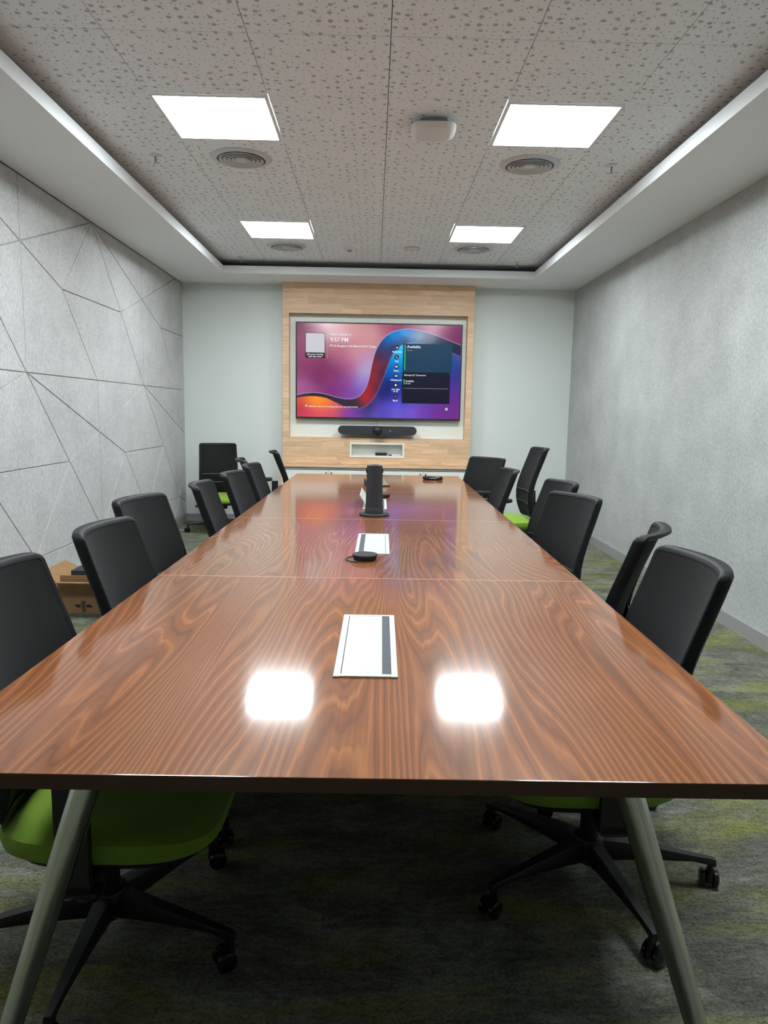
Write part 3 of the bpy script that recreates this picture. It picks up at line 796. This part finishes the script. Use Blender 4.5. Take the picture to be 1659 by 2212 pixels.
# cable boxes let into the table top
def cable_box(x, y, slot_right, label, open_lid=False):
    L, W_ = 0.478, 0.142
    o = thing('cable_box', label, 'cable box', (x, y, TZ+0.0004), -TYAW, 'cable boxes in the table top')
    sl = 0.020; sx = (0.036 if slot_right else -0.036-sl)
    zt = 0.004
    fr_ = MB()
    x0, x1, y0, y1 = -W_/2, W_/2, -L/2, L/2
    ix0, ix1, iy0, iy1 = (-0.055, 0.0565, y0+0.014, y1-0.014) if slot_right else (-0.0565, 0.055, y0+0.014, y1-0.014)
    # rounded outer plate with a rectangular opening
    fr_.bbox(x0, ix0, y0, y1, 0, zt, 0.0018); fr_.bbox(ix1, x1, y0, y1, 0, zt, 0.0018)
    fr_.box(ix0-0.002, ix1+0.002, y0+0.001, iy0, 0.0, zt-0.0002); fr_.box(ix0-0.002, ix1+0.002, iy1, y1-0.001, 0.0, zt-0.0002)
    fr_.build('frame', M['white'], o)
    MB().box(ix0, ix1, iy0, iy1, 0.0, 0.0008).build('well', M['shadow_gap'], o)
    if slot_right: lx0, lx1, bx0, bx1 = ix0+0.0016, ix1-sl, ix1-sl, ix1-0.0005
    else: lx0, lx1, bx0, bx1 = ix0+sl, ix1-0.0016, ix0+0.0005, ix0+sl
    MB().box(bx0, bx1, iy0+0.0005, iy1-0.0005, 0.0008, 0.0025).build('brush_strip', M['brush'], o)
    if not open_lid:
        MB().bbox(lx0, lx1, iy0+0.0008, iy1-0.0012, 0.0009, zt-0.0003, 0.0006, 1).build('lid', M['white'], o)
    else:
        w2 = lx1-lx0
        ld = MB().bbox(0, w2, iy0+0.03, iy1-0.002, 0.0, 0.003, 0.0008, 1)
        ld.build('lid', M['white'], o, (lx0+0.012, 0, 0.004), (0, math.radians(-122), 0))
    return o
cable_box(-0.007, 1.733, True, 'white cable box set in the table nearest the camera')
cable_box(0.005, 3.094, False, 'white cable box in the table beside the near microphone disc')
cable_box(0.017, 4.442, True, 'white cable box with raised lid behind the black tower', True)

# camera tower
tw = thing('camera_tower', 'black cylindrical camera tower standing on the table', 'camera', (0.010, 3.962, TZ+0.0003))
MB().lathe([(0.0,0.0),(0.080,0.0),(0.083,0.003),(0.083,0.009),(0.079,0.0125),(0.0,0.0135)], 48).build('base_plate', M['charcoal'], tw)
MB().lathe([(0.0,0.0135),(0.051,0.0135),(0.051,0.046),(0.050,0.0475),(0.0,0.048)], 48).build('collar', M['charcoal'], tw)
MB().lathe([(0.0,0.048),(0.0478,0.048),(0.0445,0.20),(0.0435,0.272),(0.0,0.272)], 48).build('body', M['charcoal'], tw)
MB().lathe([(0.0,0.272),(0.0435,0.272),(0.0425,0.279),(0.038,0.282),(0.0,0.2825)], 48).build('top_cap', M['black'], tw)
for sgn in (-1, 1):
    MB().lathe([(0.0,0.0),(0.014,0.0),(0.014,0.004),(0.010,0.006),(0.0,0.006)], 20).build('side_lens', M['black_gloss'], tw, (sgn*0.0415, -0.004, 0.250), (0, sgn*PI/2, 0))
def mic(x, y, a, label, loopy=True):
    o = thing('microphone_disc', label, 'microphone', (x, y, TZ+0.0003), a, 'table microphone discs')
    MB().lathe([(0.0,0.0),(0.040,0.0),(0.044,0.003),(0.050,0.020),(0.049,0.023),(0.0,0.0245)], 40).build('body', M['charcoal'], o)
    if loopy:
        pts = []
        for i in range(15):
            tt = i/14; ang = -1.9-2.5*tt; rr = 0.064+0.006*math.sin(PI*tt)
            pts.append((-0.004+rr*math.cos(ang), rr*math.sin(ang), 0.0032))
        pts += [(-0.03, 0.085, 0.0045), (-0.02, 0.098, 0.006), (-0.017, 0.106, 0.0075)]
        MB().tube(pts, 0.0026, 8).build('cable', M['black'], o)
        MB().bbox(-0.028, 0.000, 0.086, 0.112, 0.0055, 0.0125, 0.002, 1).build('cable_clip', M['black'], o)
mic(-0.026, 2.752, 0.0, 'flat black microphone disc with looped cable on the table')
mic(0.070, 4.82, 0.4, 'flat black microphone disc half hidden behind the black tower', False)
# touch console (a tilted tablet on a wedge foot)
tc = thing('touch_console', 'small wedge-shaped touch console behind the black tower', 'touch panel', (0.034, 5.55, TZ+0.0003), math.radians(18))
MB().prism([(-0.055, 0.0), (0.065, 0.0), (0.065, 0.050), (0.058, 0.056), (-0.055, 0.008)], -0.086, 0.086, 'x').build('body', M['black'], tc)
MB().add([(-0.080, -0.050, 0.0113), (0.080, -0.050, 0.0113), (0.080, 0.054, 0.0556), (-0.080, 0.054, 0.0556)], [(0,1,2,3)]).build('glass', M['console_screen'], tc)
MB().box(-0.04, -0.005, 0.0652, 0.0662, 0.012, 0.035).build('sticker', M['paper'], tc)
rm = thing('glasses_case', 'oblong black case lying at the far end of the table', 'case', (0.515, 6.14, TZ+0.0003), math.radians(-3))
loft([[(x*0.088*k if abs(x) > 0.9 else x*0.088*k, y*0.030*k, z) for x, y, _ in [( (math.copysign(abs(math.cos(2*PI*i/32))**0.45, math.cos(2*PI*i/32))), (math.copysign(abs(math.sin(2*PI*i/32))**0.6, math.sin(2*PI*i/32))), 0) for i in range(32)]] for k, z in ((0.85,0.0),(0.97,0.004),(1.0,0.014),(0.97,0.024),(0.82,0.031))]).build('shell', M['black_gloss'], rm)
MB().lathe([(0.0,0.0),(0.007,0.0),(0.007,0.006),(0.004,0.008),(0.0,0.008)], 14).build('button', M['black'], rm, (-0.062, 0.0, 0.0305))
MB().tube([(-0.03, -0.0305, 0.014), (0.0, -0.0312, 0.014), (0.03, -0.0305, 0.014)], 0.0012, 6).build('seam_clip', M['alu'], rm)

# ------------------------------------------------------------------ office chairs
ZT = 0.945
PROF = [(0.405,-0.165),(0.45,-0.146),(0.50,-0.130),(0.56,-0.122),(0.64,-0.126),(0.72,-0.146),(0.80,-0.174),(0.88,-0.203),(ZT,-0.225)]
def prof_y(z):
    if z <= PROF[0][0]: return PROF[0][1]
    for i in range(len(PROF)-1):
        z0, y0 = PROF[i]; z1, y1 = PROF[i+1]
        if z <= z1:
            ym = PROF[max(i-1, 0)]; yp = PROF[min(i+2, len(PROF)-1)]
            m0 = (y1-ym[1])/(z1-ym[0]); m1 = (yp[1]-y0)/(yp[0]-z0); h = z1-z0; t = (z-z0)/h
            return ((2*t**3-3*t**2+1)*y0+(t**3-2*t**2+t)*h*m0+(-2*t**3+3*t**2)*y1+(t**3-t**2)*h*m1)
    return PROF[-1][1]
def half_w(z): 
    t = (z-0.405)/(ZT-0.405); return 0.212-0.012*t-0.02*max(0, 0.25-t)/0.25
SAG = 0.052
def bsurf(x, z, off=0.0):
    hw = half_w(z); sag = SAG*(0.55+0.45*(z-0.405)/(ZT-0.405))
    return Vector((x, prof_y(z)-sag*(1-(x/hw)**2)+off, z))
def back_outline(n=7):
    z0, z1, r = 0.405, ZT, 0.024
    pts = []
    for i in range(n+1):   # bottom right -> up the right side
        a = -PI/2+PI/2*i/n; pts.append((half_w(z0+r)-r+r*math.cos(a), z0+r+r*math.sin(a)))
    for i in range(1, 12):
        z = z0+r+(z1-z0-2*r)*i/12; pts.append((half_w(z), z))
    for i in range(n+1):
        a = PI/2*i/n; pts.append((half_w(z1-r)-r+r*math.cos(a), z1-r+r*math.sin(a)))
    k = 12
    for i in range(1, k): pts.append(((half_w(z1-r)-r)*(1-2*i/k), z1))
    m = len(pts)
    for p in list(pts[:m-k+1])[::-1]: pts.append((-p[0], p[1]))
    for i in range(1, k): pts.append((-(half_w(z0+r)-r)*(1-2*i/k), z0))
    return pts
def chair_meshes():
    P = {}
    # back frame: rim swept round the outline
    out = back_outline(); n = len(out); b = MB(); vs = []; fs = []
    cx = 0; cz = 0.67
    sec = [(0.0, 0.006), (-0.004, 0.0095), (-0.014, 0.0095), (-0.017, 0.0), (-0.020, -0.016), (-0.010, -0.030), (0.0, -0.024), (0.002, -0.004)]
    for i, (x, z) in enumerate(out):
        px, pz = out[i-1]; qx, qz = out[(i+1) % n]
        tx, tz = qx-px, qz-pz; L = math.hypot(tx, tz) or 1
        nx, nz = tz/L, -tx/L          # outward
        c = bsurf(x, z)
        for o, d in sec:
            xx, zz = x+nx*o, z+nz*o
            p = bsurf(max(-half_w(z), min(half_w(z), xx)), max(0.405, min(ZT, zz)))
            vs.append((xx, p.y+d, zz))
    k = len(sec)
    for i in range(n):
        j = (i+1) % n
        for q in range(k): fs.append((i*k+q, i*k+(q+1) % k, j*k+(q+1) % k, j*k+q))
    P['back_frame'] = (b.add(vs, fs, True).mesh('back_frame', M['chair_frame']), None)
    # mesh panel
    b = MB(); vs = []; fs = []; nx_, nz_ = 12, 22; ins = 0.008
    def span(z):
        hw = half_w(z)-ins; r = 0.020; e = 0
        for zz in (0.405+ins, ZT-ins):
            dz = abs(z-zz)
            if dz < r: e = max(e, r-math.sqrt(max(0, r*r-(r-dz)**2)))
        return hw-e
    for off in (0.0085, 0.001):
        for j in range(nz_+1):
            z = 0.405+ins+(ZT-0.405-2*ins)*j/nz_; s_ = span(z)
            for i in range(nx_+1):
                x = -s_+2*s_*i/nx_; vs.append(bsurf(x, z, off))
    Wn = nx_+1; N = Wn*(nz_+1)
    for j in range(nz_):
        for i in range(nx_):
            a = j*Wn+i; fs.append((a, a+1, a+Wn+1, a+Wn)); fs.append((N+a, N+a+Wn, N+a+Wn+1, N+a+1))
    for i in range(nx_): fs.append((i, N+i, N+i+1, i+1)); q = nz_*Wn+i; fs.append((q, q+1, N+q+1, N+q))
    for j in range(nz_): q = j*Wn; fs.append((q, q+Wn, N+q+Wn, N+q)); q += nx_; fs.append((q, N+q, N+q+Wn, q+Wn))
    P['back_mesh'] = (b.add(vs, fs, True).mesh('back_mesh', M['mesh']), None)
    # lumbar support behind the mesh
    b = MB(); vs = []; fs = []
    for i in range(15):
        x = -0.19+0.38*i/14
        for dz, dy in ((-0.035,-0.016),(-0.030,-0.030),(0.030,-0.030),(0.035,-0.016)):
            p = bsurf(x, 0.585+dz, dy); vs.append(p)
    for i in range(14):
        for q in range(4): fs.append((i*4+q, i*4+(q+1) % 4, (i+1)*4+(q+1) % 4, (i+1)*4+q))
    fs += [(0,1,2,3), (59,58,57,56)]
    P['lumbar_support'] = (b.add(vs, fs, True).mesh('lumbar_support', M['black']), None)
    b = MB()
    for zc_ in (0.615, 0.525):
        b.tube([bsurf(-0.185+0.37*i/14, zc_, 0.010) for i in range(15)], 0.0065, 8)
    P['lumbar_rail'] = (b.mesh('lumbar_rail', M['rail']), None)
    # spine from the mechanism to the back
    b = MB()
    yb = lambda z: bsurf(0, z).y
    pts = [(0.02, 0.306), (-0.14, 0.306), (-0.205, 0.325), (-0.228, 0.372), (yb(0.46)-0.042, 0.46), (yb(0.54)-0.040, 0.54), (yb(0.62)-0.036, 0.62)]
    th = [0.022, 0.022, 0.022, 0.020, 0.016, 0.013, 0.008]; wd = [0.05, 0.05, 0.045, 0.042, 0.045, 0.055, 0.06]
    vs = []; fs = []
    for i, (y, z) in enumerate(pts):
        a = pts[max(i-1, 0)]; c = pts[min(i+1, len(pts)-1)]
        dy, dz = c[0]-a[0], c[1]-a[1]; L = math.hypot(dy, dz); ny, nz = -dz/L, dy/L
        for sx, sn in ((-1,-1),(1,-1),(1,1),(-1,1)): vs.append((sx*wd[i], y+ny*th[i]*sn, z+nz*th[i]*sn))
    for i in range(len(pts)-1):
        for q in range(4): fs.append((i*4+q, i*4+(q+1) % 4, (i+1)*4+(q+1) % 4, (i+1)*4+q))
    fs += [(3,2,1,0), tuple(len(vs)-4+q for q in range(4))]
    b.add(vs, fs)
    P['spine'] = (b.mesh('spine', M['black']), None)
    # seat cushion: lofted superellipse, waterfall front
    def ringp(sx, sy, z, front_drop, n=48, e=3.6):
        r = []
        for i in range(n):
            a = 2*PI*i/n; c, s_ = math.cos(a), math.sin(a)
            x = sx*math.copysign(abs(c)**(2/e), c); y = sy*math.copysign(abs(s_)**(2/e), s_)
            fy = max(0.0, (y-0.08)/0.17)
            r.append((x, y+0.058, z-front_drop*fy**2))
        return r
    zt, zb = 0.435, 0.362
    P['seat'] = (loft([ringp(sx, sy, z, fd) for sx, sy, z, fd in ((0.190,0.195,zb,0.004),(0.226,0.232,zb+0.004,0.006),(0.240,0.248,zb+0.018,0.010),(0.244,0.252,zb+0.038,0.016),(0.240,0.248,zt-0.016,0.022),(0.222,0.222,zt-0.004,0.026),(0.195,0.190,zt,0.024),(0.12,0.12,zt-0.002,0.014),(0.03,0.03,zt-0.005,0.004))]).mesh('seat', M['green']), None)
    P['seat_pan'] = (loft([ringp(sx, sy, z, fd) for sx, sy, z, fd in ((0.15,0.15,0.330,0.0),(0.195,0.20,0.336,0.0),(0.215,0.215,0.350,0.002),(0.222,0.222,0.366,0.006))]).mesh('seat_pan', M['black']), None)
    P['tilt_mechanism'] = (MB().bbox(-0.075, 0.075, -0.10, 0.13, 0.285, 0.338, 0.012).mesh('tilt_mechanism', M['black']), None)
    b = MB(); b.tube([(0.06, 0.05, 0.315), (0.20, 0.05, 0.312), (0.225, 0.05, 0.312)], 0.006, 10); b.bbox(0.215, 0.262, 0.030, 0.075, 0.300, 0.324, 0.008)
    P['lever'] = (b.mesh('lever', M['black_gloss']), None)
    P['gas_column'] = (MB().lathe([(0.0,0.045),(0.018,0.045),(0.024,0.05),(0.027,0.06),(0.027,0.235),(0.016,0.238),(0.016,0.270),(0.0,0.270)], 24).mesh('gas_column', M['black']), None)
    P['hub'] = (MB().lathe([(0.0,0.062),(0.036,0.062),(0.047,0.075),(0.047,0.120),(0.042,0.133),(0.030,0.138),(0.0,0.138)], 30).mesh('hub', M['black']), None)
    # armrests
    b = MB()
    b.prism(rrect(-0.010, 0.060, 0.296, 0.548, 0.012, 3), 0.240, 0.262, 'x')
    b.prism(rrect(-0.010, 0.060, 0.288, 0.315, 0.008, 3), 0.06, 0.262, 'x')
    P['arm_post_r'] = (b.mesh('arm_post', M['black']), None)
    b = MB()
    b.prism(rrect(-0.010, 0.060, 0.296, 0.548, 0.012, 3), -0.262, -0.240, 'x')
    b.prism(rrect(-0.010, 0.060, 0.288, 0.315, 0.008, 3), -0.262, -0.06, 'x')
    P['arm_post_l'] = (b.mesh('arm_post', M['black']), None)
    pad = rrect(-0.030, 0.030, -0.095, 0.135, 0.028, 5)
    P['arm_pad'] = (loft([[(x*k, y*k+0.02*(1-k), z) for x, y in pad] for k, z in ((0.86,0.548),(1.0,0.554),(1.0,0.570),(0.93,0.578))]).mesh('arm_pad', M['black']), None)
    # spoke + caster, pointing along +x
    b = MB(); vs = []; fs = []
    st = [(0.030, 0.026, 0.066, 0.128), (0.10, 0.022, 0.073, 0.124), (0.20, 0.018, 0.080, 0.112), (0.29, 0.014, 0.082, 0.099), (0.335, 0.012, 0.074, 0.094), (0.350, 0.010, 0.068, 0.090)]
    for x, hw, za, zb_ in st:
        for yy, z in ((-hw*0.75, za), (hw*0.75, za), (hw, (za+zb_)/2), (hw*0.72, zb_), (-hw*0.72, zb_), (-hw, (za+zb_)/2)): vs.append((x, yy, z))
    for i in range(len(st)-1):
        for q in range(6): fs.append((i*6+q, i*6+(q+1) % 6, (i+1)*6+(q+1) % 6, (i+1)*6+q))
    fs += [tuple(reversed(range(6))), tuple(len(vs)-6+q for q in range(6))]
    P['spoke'] = (b.add(vs, fs, True).mesh('spoke', M['black']), None)
    b = MB()
    for yy in (-0.017, 0.017):
        w0, w1 = yy-0.009, yy+0.009
        pr = [(0.0, w0), (0.018, w0), (0.025, w0+0.004), (0.025, w1-0.004), (0.018, w1), (0.0, w1)]
        m = MB().lathe(pr, 20)
        b.add([(v[0]-0.012, v[2], v[1]+0.0255) for v in m.v], m.f, True)
    b.prism([(0.012*math.cos(2*PI*i/12)-0.0, 0.009*math.sin(2*PI*i/12)) for i in range(12)], 0.02, 0.076, 'z')
    b.bbox(-0.030, 0.012, -0.0075, 0.0075, 0.020, 0.050, 0.004)
    P['caster'] = (b.mesh('caster', M['black_gloss']), None)
    for me, _ in P.values():
        me.set_sharp_from_angle(angle=math.radians(40))
    return P
CH = chair_meshes()
CH['spine'][0].polygons.foreach_set('use_smooth', [False]*len(CH['spine'][0].polygons))
# facing angle: direction in which the sitter looks (deg, 0 = +x); mid = point half-way between the top corners of the backrest
chair_group = 'black mesh office chairs with green seats'
def chair(mid, face, base, label, lift=0.0, arm=0.0, pad=0.02, ash=0.0):
    a = math.radians(face)
    hub = (mid[0]+0.225*math.cos(a), mid[1]+0.225*math.sin(a))
    t = thing('office_chair', label, 'chair', (hub[0], hub[1], 0), a-PI/2, chair_group)
    up = ('back_frame', 'back_mesh', 'lumbar_support', 'lumbar_rail', 'spine', 'seat', 'seat_pan', 'tilt_mechanism', 'lever')
    for nm in up: link(nm, CH[nm][0], t, (0, 0, lift-(0.024 if nm in ('seat', 'seat_pan', 'tilt_mechanism', 'lever') else 0)))
    if arm is not None:
        for sx, k in ((-1, 'arm_post_l'), (1, 'arm_post_r')):
            link('arm_post', CH[k][0], t, (0, ash, lift))
            link('arm_pad', CH['arm_pad'][0], t, (sx*0.250, pad+ash, lift+(arm if sx < 0 else 0)))
            if arm and sx < 0: MB().box(sx*0.251-0.007, sx*0.251+0.007, 0.0, 0.05, 0.54+lift, 0.549+arm+lift).build('arm_riser', M['black'], t)
    g = link('gas_column', CH['gas_column'][0], t)
    if lift: g.scale.z = 1.0; link('gas_piston', MB().lathe([(0.0,0.23),(0.0155,0.23),(0.0155,0.29+lift),(0.0,0.29+lift)], 18).mesh('gas_piston', M['chrome']), t)
    link('hub', CH['hub'][0], t)
    for i in range(5):
        ang = math.radians(base+72*i)-(a-PI/2)
        s_ = link('spoke', CH['spoke'][0], t, (0, 0, 0), (0, 0, ang))
        link('caster', CH['caster'][0], s_, (0.338, 0, 0), (0, 0, (i*1.7+base) % 6.28))
    return t
chair((-0.872, 1.665), 0, -18, 'black mesh chair nearest on the left, cut by the left picture edge')
chair((-0.856, 2.315), -3, 18, 'black mesh chair second on the left, beside the cardboard box')
chair((-0.982, 3.052), -10.6, 30, 'black mesh chair third on the left, pulled back from the table')
chair((-0.865, 3.696), 2.7, 5, 'black mesh chair fourth along the left table edge')
chair((-0.835, 4.355), -5, 40, 'black mesh chair fifth along the left table edge')
chair((-0.832, 5.02), -2, 20, 'black mesh chair sixth along the left table edge')
chair((-0.985, 5.54), 13, 50, 'black mesh chair seen edge-on behind the sixth left chair', arm=0.20, pad=-0.13)
chair((-0.888, 6.66), 10.5, 15, 'black mesh chair seen edge-on at the far left table corner')
chair((-1.715, 7.97), -75, -161, 'black mesh chair with green seat in the far left corner facing the camera', arm=None)
chair((0.862, 1.905), 180, -8, 'black mesh chair nearest on the right side of the table')
chair((0.940, 2.41), 151, 25, 'black mesh chair seen edge-on behind the nearest right chair')
chair((0.957, 3.39), 198.5, 12, 'black mesh chair third on the right, midway along the table')
chair((1.075, 4.09), 188.6, 40, 'black mesh chair fourth on the right, overlapped by the third')
chair((0.924, 4.916), 182, 5, 'black mesh chair fifth on the right with its armrest showing')
chair((0.985, 6.2), 218, 60, 'black mesh chair at the far right table corner, turned toward the camera')
chair((1.262, 5.49), 181, 30, 'raised black mesh chair with green seat by the right wall', lift=0.125, ash=0.085)

# ------------------------------------------------------------------ cardboard box by the left wall
bx = thing('cardboard_box', 'open brown cardboard box on the carpet by the left wall', 'box', (-1.775, 4.72, 0))
hw, hd, hh_, tk = 0.235, 0.20, 0.205, 0.004
MB().box(-hw, hw, -hd, hd, 0.0005, 0.0045).build('bottom', M['card'], bx)
MB().box(-hw, hw, -hd, -hd+tk, 0.0045, hh_).build('front_wall', M['card'], bx)
MB().box(-hw, hw, hd-tk, hd, 0.0045, hh_).build('rear_wall', M['card'], bx)
MB().box(-hw, -hw+tk, -hd+tk, hd-tk, 0.0045, hh_).build('side_wall', M['card'], bx)
MB().box(hw-tk, hw, -hd+tk, hd-tk, 0.0045, hh_).build('side_wall', M['card'], bx)
def flap(w0, w1, L, loc, rot, name='flap', mat='card', wavy=0.0):
    n = 10; b = MB(); vs = []
    for k, z in ((0, 0), (1, 0)):
        pass
    top = [(w0+(w1-w0)*i/n, L+wavy*math.sin(i*1.3)+ (wavy*2.2*i/n)) for i in range(n+1)]
    poly = [(w0, 0), (w1, 0)] + top[::-1]
    b.prism(poly, 0, tk, 'y')
    return b.build(name, M[mat], bx, loc, rot)
flap(-hw, hw, 0.12, (0, -hd-tk, hh_), (math.radians(79), 0, 0))                 # front flap hanging level
flap(-hw+0.01, hw, 0.045, (0, -hd+0.02, hh_-0.004), (math.radians(4), 0, 0), 'inner_flap')
flap(-hw, hw, 0.13, (0, hd, hh_), (math.radians(-14), 0, 0), 'flap', 'card', 0.007)
flap(-hd, hd, 0.13, (-hw, 0, hh_), (math.radians(-62), 0, PI/2), 'flap')
flap(-hd, hd, 0.13, (hw, 0, hh_), (math.radians(-62), 0, -PI/2), 'flap')
MB().box(-0.205, 0.19, -0.06, 0.10, 0.05, hh_+0.045).build('shaded_flap_block', M['charcoal'], bx)  # added dark block; its colour stands in for an inner flap in shade
pb = MB(); vs = []; fs = []
rg = random.Random(5)
for j in range(4):
    for i in range(6): vs.append((-0.055+0.03*i+rg.uniform(-.006,.006), 0.118+rg.uniform(-.010,.010), 0.12+0.06*j+(rg.uniform(-.012,.012) if j == 3 else 0)))
for j in range(3):
    for i in range(5): a = j*6+i; fs.append((a, a+1, a+7, a+6))
pb.add(vs, fs).build('crumpled_paper', M['paper'], bx)
bpy.data.objects['crumpled_paper'].modifiers.new('thickness', 'SOLIDIFY').thickness = 0.0012
# printed marks on the front of the box
pk = MB(); yf0, yf1 = -hd-0.0006, -hd-0.0001
def mark(poly): pk.prism([(x, z) for x, z in poly], yf0, yf1, 'y')
mx, mz = -0.075, 0.048
mark([(mx-0.055, mz+0.010), (mx-0.015, mz+0.012), (mx-0.020, mz-0.004), (mx-0.034, mz-0.010), (mx-0.048, mz-0.002)])
mark([(mx+0.014, mz+0.002), (mx+0.030, mz+0.014), (mx+0.046, mz+0.010), (mx+0.058, mz-0.006), (mx+0.018, mz-0.006)])
for x0, x1, z0, z1 in ((-0.003,0.003,-0.034,0.036), (-0.014,0.014,0.032,0.036), (-0.014,-0.010,0.018,0.036), (0.010,0.014,0.018,0.036), (-0.014,0.014,0.016,0.020),
                       (-0.014,0.016,0.006,0.010), (-0.012,0.014,-0.006,-0.002), (-0.010,-0.006,-0.022,-0.006), (-0.010,0.018,-0.022,-0.018), (0.008,0.012,-0.036,-0.018), (-0.010,0.012,-0.038,-0.034)):
    mark([(mx+x0, mz+z0), (mx+x1, mz+z0), (mx+x1, mz+z1), (mx+x0, mz+z1)])
pk.build('printed_marks', M['ink'], bx)
# stray white stick on the carpet
st = thing('plastic_stick', 'thin white stick lying on the carpet in the far left corner', 'litter', (-2.07, 7.772, 0.0042), math.radians(-6))
MB().tube([(-0.062,0,0),(0.062,0,0.0)], 0.0035, 8).build('shaft', M['paper'], st)
MB().bbox(-0.070, -0.058, -0.006, 0.006, -0.0038, 0.004, 0.002, 1).build('tip', M['paper'], st)
